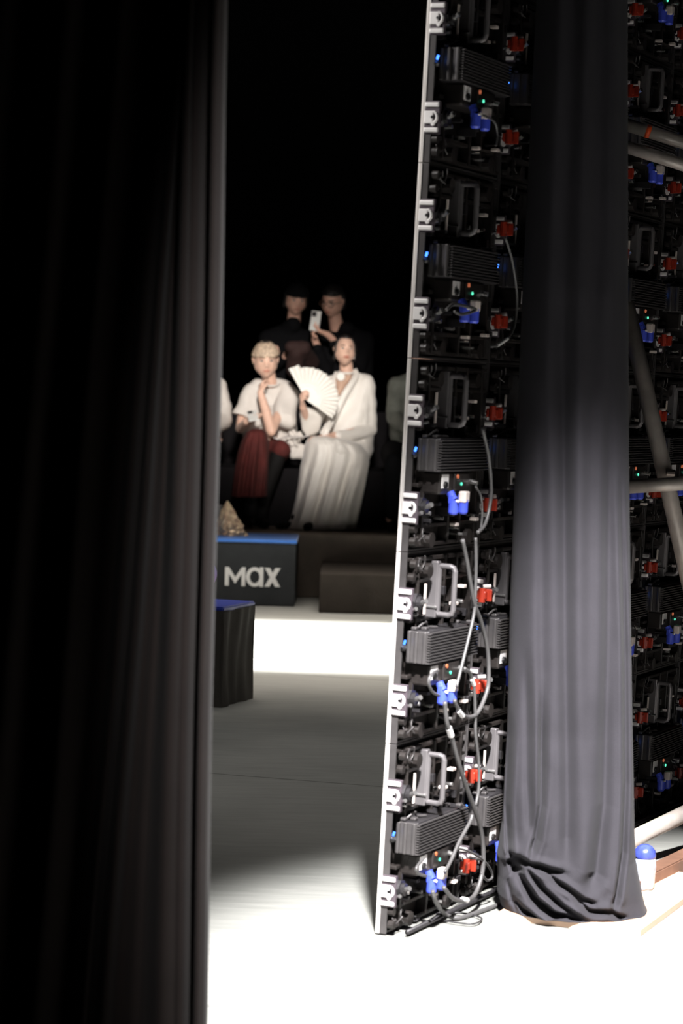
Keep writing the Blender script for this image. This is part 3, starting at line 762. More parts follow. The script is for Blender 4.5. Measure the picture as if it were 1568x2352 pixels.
def hs(d, jaw=0.36):
    x, y, z = d.x, d.y, d.z
    X, Y, Z = x*0.074, y*0.096, z*0.117
    if z < 0:
        k = -z; X *= 1-jaw*k**1.6*1.0
        X *= 1+0.22*math.sin(math.pi*min(1, k))*abs(x)
        if y > 0: Y *= 1-0.45*k
    else: X *= 1+0.03*math.sin(math.pi*z)
    if y < 0:
        f = min(1, -y*1.6); o_ = 0
        prof = 1 if -0.033 < Z < 0.01 else 0
        pz = max(0, min(1, (0.014-Z)/0.046)); lowcut = 1/(1+math.exp((-0.037-Z)/0.0022))
        o_ += 0.024*pz*lowcut*math.exp(-(X/(0.0075+0.005*pz))**2)
        o_ -= 0.012*g2(abs(X)-0.031, 0.015, Z-0.006, 0.011)
        o_ += 0.005*g2(abs(X)-0.030, 0.020, Z-0.026, 0.008)
        o_ += 0.006*g2(X, 0.022, Z+0.060, 0.0065)
        o_ -= 0.003*g2(X, 0.02, Z+0.076, 0.006)
        o_ += 0.007*g2(X, 0.020, Z+0.098, 0.014)
        o_ += 0.003*g2(abs(X)-0.045, 0.016, Z+0.022, 0.02)
        Y -= o_*f
    return V((X, Y, Z))
def head_matrix(c, yaw, pit, rol, k=1.0):
    return Matrix.Translation(c) @ Matrix.Rotation(math.radians(yaw), 4, 'Z') @ Matrix.Rotation(math.radians(rol), 4, 'Y') @ Matrix.Rotation(math.radians(pit), 4, 'X') @ Matrix.Scale(k, 4)
def sph_grid(bm, fn, T, nu=72, nv=52):
    rings = []
    top = bm.verts.new(T@fn(V((0, 0, 1)))); bot = bm.verts.new(T@fn(V((0, 0, -1))))
    for j in range(1, nv):
        ph = math.pi*j/nv
        rings.append([bm.verts.new(T@fn(V((math.sin(ph)*math.sin(k*2*math.pi/nu), -math.sin(ph)*math.cos(k*2*math.pi/nu), math.cos(ph))))) for k in range(nu)])
    for A, B in zip(rings, rings[1:]):
        for k in range(nu): bm.faces.new((A[k], B[k], B[(k+1) % nu], A[(k+1) % nu]))
    for k in range(nu):
        bm.faces.new((top, rings[0][k], rings[0][(k+1) % nu])); bm.faces.new((bot, rings[-1][(k+1) % nu], rings[-1][k]))
def head(bm, T, jaw=0.36, ears=True):
    sph_grid(bm, lambda d: hs(d, jaw), T)
    if ears:
        for s_ in (-1, 1):
            pts = []
            for (dx, dy, dz, r) in ((0.071, 0.008, 0.018, 0.008), (0.084, 0.018, 0.022, 0.010), (0.082, 0.016, 0.0, 0.009), (0.071, 0.008, -0.024, 0.007)):
                pts += sphere_pts(T@V((s_*dx, dy, dz)), r*T.to_scale().x)
            hull(bm, pts)
def face_parts(T, parent, hairmat, lipk=1.0, brow_k=1.0, eyes=True):
    for s_ in (-1, 1):
        if eyes:
            bm = bmesh.new(); c = V((s_*0.031, -0.0795, 0.0065))
            bmesh.ops.create_uvsphere(bm, u_segments=16, v_segments=10, radius=1)
            for v in bm.verts: v.co = T@(c+V((v.co.x*0.0135, v.co.y*0.009, v.co.z*0.0058)))
            e = keep(mesh_obj('eye', bm, M['eyewhite'], None, True), parent)
            bm = bmesh.new(); bmesh.ops.create_uvsphere(bm, u_segments=12, v_segments=8, radius=1)
            for v in bm.verts: v.co = T@(c+V((v.co.x*0.0062, -0.005+v.co.y*0.005, v.co.z*0.0056)))
            i_ = mesh_obj('iris', bm, M['eye'], None, True); i_.parent = e; i_.matrix_parent_inverse = Matrix.Translation(V((0, 0, 0)))
            bm = bmesh.new()
            tube(bm, [T@(c+V((s_*x, -0.0065+abs(x)*0.25, z))) for x, z in ((-0.014, 0.001), (-0.006, 0.0065), (0.004, 0.007), (0.015, 0.002))], 0.0018, 6)
            lsh = mesh_obj('lash_line', bm, M['eye'], None, True); lsh.parent = e
        bm = bmesh.new(); pts = []
        for x, z in ((0.014, 0.0245), (0.024, 0.029), (0.036, 0.030), (0.047, 0.0245)):
            d = V((x*s_/0.074, 0, z/0.117)); d.y = -math.sqrt(max(0.05, 1-d.x**2-d.z**2)); q = hs(d); pts.append(T@(q+V((0, -0.001, 0))))
        tube(bm, spline(pts, 3), [0.0032*brow_k]*10, 6)
        keep(mesh_obj('eyebrow', bm, hairmat, None, True), parent)
    bm = bmesh.new()
    for zc, r in ((-0.0565, 0.0034), (-0.064, 0.0042)):
        pts = []
        for x in (-0.021, -0.012, -0.004, 0.004, 0.012, 0.021):
            z = zc+(abs(x)-0.01)*(-0.12 if zc > -0.06 else 0.18)
            d = V((x/0.062, 0, z/0.117)); d.y = -math.sqrt(max(0.05, 1-d.x**2-d.z**2)); q = hs(d); pts.append(T@(q+V((0, 0.0005, 0))))
        tube(bm, spline(pts, 3), [r*lipk*(0.45+0.55*math.sin(math.pi*i/15)) for i in range(16)], 8)
    keep(mesh_obj('lips', bm, M['lips'], None, True), parent)
def hair(T, parent, mt, mask, thick, nz=0.006, nsc=40, name='hair', disp=None):
    bm = bmesh.new()
    def fn(d):
        q = hs(d); m_ = mask(d)
        n_ = nz*noise.noise(V((d.x*nsc/6, d.y*nsc/6, d.z*nsc/14)))+nz*0.5*noise.noise(V((d.x*nsc/2, d.y*nsc/2, d.z*nsc/8)))
        return q+d*((thick+n_)*m_-0.010*(1-m_))
    sph_grid(bm, fn, T, 110, 80)
    return keep(mesh_obj(name, bm, mt, None, True), parent)
def sstep(a_, b_, x):
    t = max(0, min(1, (x-a_)/(b_-a_))); return t*t*(3-2*t)
def hand(bm, wrist, dirn, normal, thumb_side, curl=0.5, k=1.0, spread=0.1, thumb_out=0.7):
    """wrist point, direction of the palm, palm normal (side fingers curl towards), thumb_side vector sign"""
    d = V(dirn).normalized(); n = V(normal); n = (n-d*n.dot(d)).normalized(); s_ = d.cross(n)*thumb_side
    wv = V(wrist)
    pc = wv+d*0.045*k
    hull(bm, sphere_pts(wv+d*0.01*k, 0.021*k)+sphere_pts(wv+d*0.075*k+s_*0.030*k, 0.012*k)+sphere_pts(wv+d*0.072*k-s_*0.032*k, 0.011*k))
    lens = [0.070, 0.078, 0.073, 0.058]; offs = [0.030, 0.010, -0.011, -0.031]
    for i in range(4):
        b0 = wv+d*(0.076-0.004*abs(i-1))*k+s_*offs[i]*k
        cur = curl*(1+0.12*i); dd = (d+s_*spread*(1.5-i)*0.6).normalized(); p = b0; r = 0.0092*k*(1 if i < 3 else 0.88)
        segs = [0.45, 0.32, 0.23]; nodes = [(p, r)]; an = 0
        for j, sg in enumerate(segs):
            an += cur*(0.7 if j == 0 else 1.0)
            v_ = dd*math.cos(an)+n*math.sin(an)
            p = p+v_*lens[i]*sg*k; r *= 0.92; nodes.append((p, r))
        caps(bm, *nodes)
    b0 = wv+d*0.022*k+s_*0.024*k+n*0.004*k
    v1 = (d*(1-thumb_out*0.5)+s_*thumb_out+n*0.35*curl).normalized()
    p1 = b0+v1*0.036*k; v2 = (v1+d*0.5+n*0.5*curl).normalized(); p2 = p1+v2*0.028*k
    caps(bm, (b0, 0.014*k), (p1, 0.0115*k), (p2, 0.0092*k))
def wr(sc, amp, seed=0, stretch=(1, 1, 1)):
    return lambda c: amp*noise.noise(V((c.x*sc*stretch[0]+seed, c.y*sc*stretch[1], c.z*sc*stretch[2])))+amp*0.4*noise.noise(V((c.x*sc*2.3*stretch[0], c.y*sc*2.3*stretch[1]+seed, c.z*sc*2.3*stretch[2])))
def shoe(name, heel, dirn, mt, parent, k=1.0):
    d = V(dirn).normalized(); bm = bmesh.new(); h = V(heel)
    hull(bm, sphere_pts(h+V((0, 0, 0.045*k)), 0.036*k)+sphere_pts(h+d*0.20*k+V((0, 0, 0.028*k)), 0.028*k)+sphere_pts(h+d*0.14*k+V((0, 0, 0.034*k)), 0.042*k, (1, 1, 0.8)))
    caps(bm, (h+V((0, 0, 0.06*k)), 0.040*k), (h+V((0, 0, 0.12*k)), 0.042*k))
    return fuse(name, bm, 0.008, mt, parent, 2)

# ---- person in white gown with a fan
YT = 18.12
wp = empty('person', P(760, 1210, 17.75), 'person in an ivory robe and long skirt holding an open white folding fan', 'person')
wp.location.z = T1Z
hc = P(792, 806, YT-0.06)
TH = head_matrix(hc, 10, -8, 2, 0.95)
def W(px, py, dy=0.0): return P(px, py, YT+dy)
bm = bmesh.new(); head(bm, TH, 0.34)
caps(bm, (W(794, 832, 0.0), 0.050), (W(796, 864, 0.02), 0.052))
hull(bm, sphere_pts(W(772, 884, 0.04), 0.035)+sphere_pts(W(828, 884, 0.04), 0.035)+sphere_pts(W(796, 862, 0.02), 0.045))
hull(bm, sphere_pts(W(778, 905, 0.03), 0.065)+sphere_pts(W(824, 910, 0.03), 0.06)+sphere_pts(W(792, 1000, 0.02), 0.08)+sphere_pts(W(812, 1020, 0.02), 0.09))
# right arm (image left): shoulder, elbow, hand with fan
sh1, el1, wr1 = W(757, 885, 0.0), W(712, 985, -0.12), W(695, 934, -0.37)
caps(bm, (sh1, 0.045), (el1, 0.036), (wr1, 0.026))
hand(bm, wr1, W(690, 900, -0.44)-wr1, V((0.95, 0.1, 0.1)), 1, 0.8, 1.05)
# left arm to lap
sh2, el2, wr2 = W(840, 892, 0.02), W(850, 985, -0.02), W(766, 1000, -0.30)
caps(bm, (sh2, 0.034), (el2, 0.032), (wr2, 0.026))
hand(bm, wr2, W(738, 1001, -0.36)-wr2, V((0.1, 0.3, -1)), -1, 0.35, 0.95)
# legs
for kx, fx in ((722, 706), (760, 770)):
    kn = W(kx, 1018, -0.42); an_ = P(fx, 1196, YT-0.46)
    caps(bm, (W(812, 1046, 0.0), 0.10), (kn, 0.055), (an_, 0.036))
fuse('body', bm, 0.0065, M['skin'], wp, 2)
face_parts(TH, wp, M['hair_dark'], 1.15, 0.9)
hmask = lambda d: sstep(-0.03, 0.05, max(d.z-0.74-0.10*abs(d.x), (d.y+0.22-0.55*max(0, -d.z)) if d.z > -0.30 else -1))
hair(TH, wp, M['hair_dark'], hmask, 0.012, 0.004, 30)
bm = bmesh.new(); random.seed(8)
bmesh.ops.create_icosphere(bm, subdivisions=3, radius=0.05)
for v in bm.verts: v.co = TH@V((v.co.x+0.0, v.co.y+0.115, v.co.z-0.01))
for s_ in (-1, 1):
    for q in range(9):
        x0 = s_*(0.070+random.random()*0.008); p0 = V((x0, -0.005+0.03*random.random(), 0.03+0.03*random.random()))
        p1 = p0+V((s_*0.010*random.random(), 0.0, -0.05)); p2 = p1+V((s_*0.012*random.uniform(-0.5, 1.3), 0.01, -0.05-0.03*random.random()))
        tube(bm, spline([TH@p0, TH@p1, TH@p2], 4), 0.0016, 5)
keep(mesh_obj('hair_bun', bm, M['hair_dark'], None, True), wp)
bm = bmesh.new(); cyl(bm, TH@V((0.073, 0.0, -0.045)), TH@V((0.076, -0.01, -0.058)), 0.006, 10)
keep(mesh_obj('earring', bm, M['steel'], None, True), wp)
# robe
bm = bmesh.new()
hull(bm, sphere_pts(W(765, 888, 0.02), 0.062)+sphere_pts(W(834, 888, 0.02), 0.075)+sphere_pts(W(768, 960, 0.0), 0.095)+sphere_pts(W(826, 960, 0.0), 0.105))
hull(bm, sphere_pts(W(768, 960, 0.0), 0.095)+sphere_pts(W(826, 960, 0.0), 0.105)+sphere_pts(W(780, 1010, -0.02), 0.10)+sphere_pts(W(818, 1035, 0.02), 0.125))
hull(bm, sphere_pts(W(818, 1030, 0.0), 0.12)+sphere_pts(W(832, 1045, -0.10), 0.055)+sphere_pts(W(760, 1030, -0.28), 0.07)+sphere_pts(W(785, 1045, -0.25), 0.06))
hull(bm, sphere_pts(W(833, 1052, -0.05), 0.05)+sphere_pts(W(800, 1065, -0.25), 0.035)+sphere_pts(W(835, 1030, 0.0), 0.06))
hull(bm, sphere_pts(W(762, 876, 0.02), 0.05)+sphere_pts(W(812, 862, 0.03), 0.04)+sphere_pts(W(842, 876, 0.02), 0.052)+sphere_pts(W(800, 910, 0.0), 0.08))
caps(bm, (W(838, 880, 0.02), 0.070), (W(849, 930, 0.0), 0.058), (el2+V((0, 0, 0.0)), 0.054), (W(800, 1003, -0.2), 0.050), (W(776, 1003, -0.28), 0.042))
caps(bm, (W(760, 884, 0.02), 0.055), (el1, 0.062)); caps(bm, (el1, 0.06), (W(703, 950, -0.26), 0.045))
hull(bm, sphere_pts(W(705, 950, -0.26), 0.046)+sphere_pts(W(728, 950, -0.2), 0.04)+sphere_pts(W(704, 996, -0.18), 0.022)+sphere_pts(W(725, 985, -0.16), 0.03)+sphere_pts(W(700, 985, -0.2), 0.03))
def robe_disp(c):
    px, py = proj(c)
    f = 0.006*math.sin((px*0.6+py*0.28)*0.16+2*noise.noise(c*3))
    if px > 835: f += 0.003*math.sin(py*0.17+px*0.06)
    return f+0.006*noise.noise(V((c.x*12, c.y*6, c.z*5)))
robe = fuse('robe', bm, 0.008, M['dress'], wp, 5, robe_disp)
# V shaped skin opening: chest patch belongs to the body; lapels over the robe
def band(pts, wdt, th_, mt, name, parent, base_n=V((0, -1, 0))):
    bm = bmesh.new(); pts = spline(pts, 8); rows = []
    for i, p in enumerate(pts):
        t = (pts[min(i+1, len(pts)-1)]-pts[max(i-1, 0)]).normalized(); s_ = t.cross(base_n).normalized()
        wd = wdt if not callable(wdt) else wdt(i/(len(pts)-1)); row = []
        for k in range(14):
            a_ = k*2*math.pi/14; row.append(bm.verts.new(p+s_*wd*math.cos(a_)+base_n*th_*math.sin(a_)))
        rows.append(row)
    for A, B in zip(rows, rows[1:]):
        for k in range(14): bm.faces.new((A[k], A[(k+1) % 14], B[(k+1) % 14], B[k]))
    bm.faces.new(rows[0][::-1]); bm.faces.new(rows[-1]); bmesh.ops.recalc_face_normals(bm, faces=bm.faces)
    return keep(mesh_obj(name, bm, mt, None, True), parent)
band([W(813, 848, 0.03), W(818, 862, -0.03), W(808, 880, -0.08), W(792, 905, -0.115), W(775, 940, -0.125), W(758, 972, -0.16), W(742, 1000, -0.23)], lambda t: 0.020+0.012*t, 0.016, M['dress'], 'lapel', wp)
band([W(775, 855, 0.03), W(768, 868, -0.03), W(765, 885, -0.07), W(768, 910, -0.11), W(778, 945, -0.12)], 0.020, 0.015, M['dress'], 'lapel', wp)
band([W(744, 1005, -0.34), W(752, 985, -0.33), W(762, 965, -0.25)], 0.022, 0.012, M['dress'], 'sash', wp)
# chest skin wedge and choker
bm = bmesh.new(); hull(bm, sphere_pts(W(778, 872, -0.045), 0.028)+sphere_pts(W(800, 866, -0.035), 0.028)+sphere_pts(W(778, 905, -0.075), 0.016)+sphere_pts(W(784, 880, -0.055), 0.03))
fuse('chest_skin', bm, 0.006, mat('chest_skin_tone', (0.46, 0.30, 0.22), 0.7), wp, 2)
bm = bmesh.new()
tube(bm, [W(795, 855, 0.0)+V((0.058*math.cos(k*math.pi/12), 0.058*math.sin(k*math.pi/12), 0.008*math.sin(k*math.pi/12))) for k in range(24)], 0.009, 8, closed=True)
ck = keep(mesh_obj('choker', bm, M['dress'], None, True), wp)
bm = bmesh.new(); cyl(bm, W(782, 865, -0.10), W(782, 865, -0.082), 0.030, 24, 0.033)
pd = mesh_obj('white_flower', bm, M['fan'], None, False); pd.parent = ck
# skirt
def loft(rows, n, fold, close_top=True):
    """rows: (z-ish px row y, xl, xr, Yfront, Yback)"""
    bm = bmesh.new(); rings = []
    N = 60; ys = np.linspace(rows[0][0], rows[-1][0], N); R_ = np.array(rows, float)
    for y in ys:
        xl, xr, yf_, yb_ = [np.interp(y, R_[:, 0], R_[:, i]) for i in range(1, 5)]
        ym = (yf_+yb_)/2; A = P(xl, y, ym); B = P(xr, y, ym); ring = []
        for k in range(n):
            a_ = k*2*math.pi/n; ct, st_ = math.cos(a_), math.sin(a_)
            sx = abs(ct)**0.8*(1 if ct > 0 else -1); sy = abs(st_)**0.7*(1 if st_ > 0 else -1)
            p = A.lerp(B, (sx+1)/2); p.y = ym+(yb_-yf_)/2*sy
            p = p+fold(sx, st_, y)
            ring.append(bm.verts.new(p))
        rings.append(ring)
    for A, B in zip(rings, rings[1:]):
        for k in range(n): bm.faces.new((A[k], B[k], B[(k+1) % n], A[(k+1) % n]))
    bm.faces.new(rings[0]); bm.faces.new(rings[-1][::-1]); bmesh.ops.recalc_face_normals(bm, faces=bm.faces)
    return bm
def sk_fold(sx, st_, y):
    if st_ > 0: return V((0, 0, 0))
    k = min(1, (y-1000)/120); e = max(0, 1-abs(sx)**4)
    ph = sx*10.5+1.2*math.sin(y*0.012)+(y-1000)*0.004
    return V((0, -k*e*(0.030*math.sin(ph)+0.014*math.sin(ph*2.1+1.0)), 0))
rows = [(1002, 716, 752, 17.66, 17.85), (1008, 706, 790, 17.60, 18.02), (1020, 700, 828, 17.56, 18.12), (1040, 696, 846, 17.55, 18.15), (1062, 692, 848, 17.54, 18.15), (1075, 689, 846, 17.53, 17.92), (1110, 685, 840, 17.52, 17.90), (1150, 678, 832, 17.50, 17.90), (1190, 668, 824, 17.47, 17.90), (1214, 655, 819, 17.44, 17.90)]
bm = loft(rows, 220, sk_fold)
for v in bm.verts:
    if v.co.z < T1Z+0.004: v.co.z = T1Z+0.004
keep(mesh_obj('skirt', bm, M['dress'], None, True), wp)
# hip sash drape
band([W(838, 1052, -0.10), W(812, 1062, -0.40), W(795, 1052, -0.52), W(780, 1030, -0.57), W(770, 1010, -0.53)], lambda t: 0.045*(0.4+math.sin(math.pi*t)*0.6), 0.02, M['dress'], 'sash_fold', wp)
shoe('shoe', V((P(712, 1205, 17.50).x, 17.56, T1Z)), (-0.15, -1, 0), M['shoe_black'], wp, 0.85)
shoe('shoe', V((P(676, 1212, 17.5).x, 17.60, T1Z)), (-0.9, -0.5, 0), M['shoe_black'], wp, 0.7)

# fan
fanY = YT-0.385
fc = P(703, 918, fanY)
def fan():
    e = empty('folding_fan', fc, 'open white pleated folding fan held up by the person in the ivory robe', 'fan')
    a0, a1, n = 122, -34, 18; Ro = 0.240; Ri = 0.11
    bm = bmesh.new(); top = []; 
    m_ = n*2
    def pt(a_, r, o_): return V((r*math.cos(a_), o_, r*math.sin(a_)))
    for side in (0, 1):
        rows = []
        for i in range(m_+1):
            an = math.radians(a0+(a1-a0)*i/m_); o_ = (0.013 if i % 2 else -0.013)
            ro = Ro*(1+0.012*math.sin(i*2.1))*(1.09 if i < 5 else 1)-(0.006 if i % 2 else 0)
            rows.append([bm.verts.new(pt(an, Ri+(ro-Ri)*j/6, o_*(0.35+0.65*j/6)+(0.0025 if side else 0))) for j in range(7)])
        top.append(rows)
        for A, B in zip(rows, rows[1:]):
            for j in range(6): bm.faces.new((A[j], A[j+1], B[j+1], B[j]))
    for i in range(m_):
        for j in (0, 6): bm.faces.new((top[0][i][j], top[0][i+1][j], top[1][i+1][j], top[1][i][j]))
    for i in (0, m_):
        for j in range(6): bm.faces.new((top[0][i][j], top[0][i][j+1], top[1][i][j+1], top[1][i][j]))
    bmesh.ops.recalc_face_normals(bm, faces=bm.faces)
    o = mesh_obj('pleated_leaf', bm, M['fan'], e)
    for i in range(n):
        an = math.radians(a0+(a1-a0)*(i+0.5)/n); bm = bmesh.new()
        c, s_ = math.cos(an), math.sin(an)
        q = V((-s_, 0, c)); y0 = -0.004+0.0005*i
        for r0, r1, w0, w1 in ((0.0, 0.118, 0.0035, 0.0075),):
            vs = []
            for yy in (y0, y0+0.0015):
                vs.append([bm.verts.new(V((c*r, yy, s_*r))+q*s2*ww) for r, ww in ((r0, w0), (r1, w1)) for s2 in (-1, 1)])
            a_, b_ = vs
            bm.faces.new((a_[0], a_[1], a_[3], a_[2])); bm.faces.new((b_[0], b_[2], b_[3], b_[1]))
            for i0, i1 in ((0, 1), (1, 3), (3, 2), (2, 0)): bm.faces.new((a_[i0], b_[i0], b_[i1], a_[i1]))
        bmesh.ops.recalc_face_normals(bm, faces=bm.faces)
        mesh_obj('stick', bm, M['fan'], e)
    e.rotation_euler = (0.06, 0.0, 0.12)
fan()

# ---- blond person in tee
YB = 18.10
bpn = empty('person', P(590, 1210, 17.6), 'blond person in an off-white tee and dark red trousers, hand under the chin', 'person')
bpn.location.z = T1Z
def B_(px, py, dy=0.0): return P(px, py, YB+dy)
TB = head_matrix(B_(610, 830, -0.10), 6, 4, -2, 1.1)
bm = bmesh.new(); head(bm, TB, 0.36)
caps(bm, (B_(616, 856, -0.04), 0.052), (B_(620, 888, 0.0), 0.058))
hull(bm, sphere_pts(B_(592, 905, 0.02), 0.05)+sphere_pts(B_(645, 910, 0.02), 0.05)+sphere_pts(B_(600, 990, 0.05), 0.09)+sphere_pts(B_(635, 990, 0.05), 0.09))
# left arm (image right): elbow on knee, hand to chin
e2 = B_(622, 990, -0.34); w2 = B_(598, 902, -0.26)
caps(bm, (B_(660, 910, 0.0), 0.035), (e2, 0.040)); caps(bm, (e2, 0.040), (B_(612, 950, -0.30), 0.038), (w2, 0.026))
hand(bm, w2, B_(601, 874, -0.22)-w2, V((0.8, 0.5, 0.2)), -1, 0.8, 0.95)
# right arm
e1 = B_(552, 985, -0.08); w1 = B_(566, 968, -0.34)
caps(bm, (B_(572, 910, 0.0), 0.03), (B_(556, 950, 0.0), 0.036), (e1, 0.038), (w1, 0.028))
hand(bm, w1, B_(592, 962, -0.40)-w1, V((0.1, -0.15, 1)), -1, 0.35, 0.95)
kn1 = B_(586, 1006, -0.52); kn2 = B_(640, 1032, -0.34)
caps(bm, (B_(610, 1030, 0), 0.10), (kn1, 0.05), (P(576, 1150, YB-0.50), 0.035))
caps(bm, (B_(630, 1035, 0), 0.10), (kn2, 0.05), (P(606, 1150, YB-0.36), 0.035))
fuse('body', bm, 0.0062, M['skin'], bpn, 2)
face_parts(TB, bpn, M['brow'], 0.9, 0.9)
bmask = lambda d: sstep(-0.03, 0.04, max(d.z-0.25-0.03*math.sin(d.x*9), (d.y-0.40)*1.5 if d.z > -0.15 else -1, ))
hair(TB, bpn, M['blond'], bmask, 0.023, 0.006, 60)
bm = bmesh.new()
def crown(d):
    q = hs(d); m_ = sstep(0.80, 0.90, d.z+0.05*noise.noise(d*7)-0.1*max(0, -d.y)); return q+d*(0.026*m_-0.012*(1-m_)+0.004*m_*noise.noise(d*14))
sph_grid(bm, crown, TB, 90, 60); keep(mesh_obj('dark_roots', bm, M['hair_dark'], None, True), bpn)
# tee
bm = bmesh.new()
hull(bm, sphere_pts(B_(584, 899, 0.0), 0.066)+sphere_pts(B_(655, 903, 0.0), 0.070)+sphere_pts(B_(585, 960, 0.0), 0.10)+sphere_pts(B_(648, 962, 0.0), 0.10))
hull(bm, sphere_pts(B_(585, 960, 0.0), 0.10)+sphere_pts(B_(648, 962, 0.0), 0.10)+sphere_pts(B_(592, 1005, 0.03), 0.11)+sphere_pts(B_(648, 1005, 0.03), 0.11))
frus(bm, B_(583, 888, 0.0), B_(555, 957, -0.03), 0.060, 0.078)
hull(bm, sphere_pts(B_(572, 896, 0.0), 0.045)+sphere_pts(B_(600, 885, 0.0), 0.05)+sphere_pts(B_(566, 925, 0.0), 0.06))
hull(bm, sphere_pts(B_(656, 893, -0.01), 0.055)+sphere_pts(B_(671, 905, -0.02), 0.05)+sphere_pts(B_(660, 965, -0.16), 0.068)+sphere_pts(B_(642, 962, -0.18), 0.06))
hull(bm, sphere_pts(B_(592, 886, 0.01), 0.05)+sphere_pts(B_(650, 888, 0.01), 0.05)+sphere_pts(B_(620, 878, 0.03), 0.045)+sphere_pts(B_(620, 930, -0.02), 0.09))
def tee_disp(c):
    px, py = proj(c)
    return 0.006*math.sin((px*0.75-py*0.55)*0.13+1.5*noise.noise(c*4))+0.005*noise.noise(V((c.x*9, c.y*5, c.z*7)))
fuse('t_shirt', bm, 0.008, M['tee'], bpn, 4, tee_disp)
bm = bmesh.new()
tube(bm, [B_(620, 881, -0.02)+V((0.073*math.cos(k*math.pi/12), 0.062*math.sin(k*math.pi/12)-0.008, 0.018*math.sin(k*math.pi/12)))for k in range(24)], 0.008, 8, closed=True)
keep(mesh_obj('collar', bm, M['tee'], None, True), bpn)
# trousers: crossed leg hanging, other thigh
def tr_fold(sx, st_, y):
    k = min(1, max(0, (y-985)/90)); e = max(0, 1-abs(sx)**6)
    return V((0, (-1 if st_ < 0 else 0.3)*k*e*(0.030*math.sin(sx*8+0.6)+0.012*math.sin(sx*17+y*0.01)), 0))
bm = loft([(985, 578, 602, 17.52, 17.70), (992, 566, 612, 17.46, 17.80), (1010, 556, 616, 17.44, 17.86), (1040, 546, 618, 17.43, 17.80), (1080, 538, 616, 17.43, 17.72), (1115, 534, 614, 17.42, 17.70), (1140, 531, 613, 17.42, 17.70)], 160, tr_fold)
me_t = bmesh.new()
tl = keep(mesh_obj('trouser_leg', bm, M['trouser_red'], None, True), bpn)
bm = bmesh.new()
hull(bm, sphere_pts(B_(600, 1035, 0.02), 0.10)+sphere_pts(B_(646, 1033, -0.35), 0.068)+sphere_pts(B_(640, 1038, 0.0), 0.09))
caps(bm, (B_(600, 1030, 0.0), 0.11), (B_(590, 1020, -0.45), 0.075)); 
me_t.free()
fuse('trousers', bm, 0.009, M['trouser_red'], bpn, 4, wr(9, 0.010, 3, (1, 1, 0.4)))
bm = bmesh.new(); caps(bm, (P(576, 1128, YB-0.50), 0.05), (P(576, 1185, YB-0.5), 0.048)); fuse('boot_shaft', bm, 0.01, M['shoe_black'], bpn, 2)
bm = bmesh.new(); caps(bm, (B_(637, 1050, -0.345), 0.062), (B_(630, 1070, -0.35), 0.062), (P(604, 1150, YB-0.36), 0.052), (P(600, 1195, YB-0.36), 0.05)); fuse('boot_shaft', bm, 0.01, M['shoe_black'], bpn, 2)
shoe('boot', V((P(575, 1190, YB-0.5).x, YB-0.46, P(575, 1190, YB-0.5).z-0.05)), (0.0, -1, -0.05), M['shoe_black'], bpn, 1.0)
shoe('boot', V((P(600, 1190, YB-0.36).x, YB-0.36, T1Z)), (0.2, -1, 0), M['shoe_black'], bpn, 1.0)
# phone in lap hand
def phone(name, c, ex, ey, label, wd=0.072, ht=0.15):
    ex = V(ex).normalized(); ey = V(ey); ey = (ey-ex*ey.dot(ex)).normalized(); ez = ex.cross(ey)
    T = Matrix((ex, ey, ez)).transposed().to_4x4(); T.translation = V(c)
    e = empty(name, T, label, 'phone')
    bm = bmesh.new(); box(bm, (-wd/2, -ht/2, -0.004), (wd/2, ht/2, 0.004), 0.003); mesh_obj('case', bm, M['phone'], e)
    bm = bmesh.new(); box(bm, (-wd/2+0.003, -ht/2+0.003, -0.0052), (wd/2-0.003, ht/2-0.003, -0.0042)); mesh_obj('screen', bm, M['lens'], e)
    bm = bmesh.new()
    box(bm, (-wd/2+0.006, ht/2-0.045, 0.0045), (-wd/2+0.042, ht/2-0.008, 0.0055), 0.0004)
    isl = mesh_obj('camera_island', bm, M['rib'], e)
    bm = bmesh.new()
    for a_, b_ in ((-0.022, 0.056), (-0.022, 0.038), (-0.006, 0.047)): cyl(bm, (a_, b_, 0.005), (a_, b_, 0.0075), 0.007, 14)
    ln = mesh_obj('camera_lens', bm, M['lens']); ln.parent = isl
    return e
phone('smartphone', B_(580, 955, -0.42), (1, 0.1, 0.15), (0.1, 0.9, 0.5), 'grey phone resting flat in the palm of the blond person')
# bag beside: white pouch and black strap
bag = empty('handbag', P(682, 1055, YB-0.2), 'white soft handbag with a ruffled top lying between the blond person and the robe', 'bag')
bag.location.z = T2Z
bm = bmesh.new()
hull(bm, sphere_pts(B_(672, 1026, -0.12), 0.035)+sphere_pts(B_(672, 1045, -0.12), 0.032)+sphere_pts(B_(700, 1046, -0.12), 0.032)+sphere_pts(B_(700, 1030, -0.10), 0.03))
fuse('bag_body', bm, 0.008, M['tee'], bag, 3, wr(16, 0.008, 2))
bm = bmesh.new()
hull(bm, sphere_pts(B_(668, 1008, -0.15), 0.034)+sphere_pts(B_(686, 1004, -0.15), 0.036)+sphere_pts(B_(672, 996, -0.15), 0.030))
hull(bm, sphere_pts(B_(660, 1018, -0.15), 0.022)+sphere_pts(B_(678, 1020, -0.15), 0.024))
fuse('ruffle', bm, 0.007, M['tee'], bag, 2, lambda c: 0.009*math.sin(c.x*160+c.z*90))
bm = bmesh.new(); tube(bm, spline([B_(628, 1004, -0.3), B_(640, 1009, -0.3), B_(660, 1003, -0.26), B_(690, 1004, -0.22), B_(712, 1000, -0.2)], 6), 0.005, 8)
keep(mesh_obj('strap', bm, M['alu'], None, True), bag)

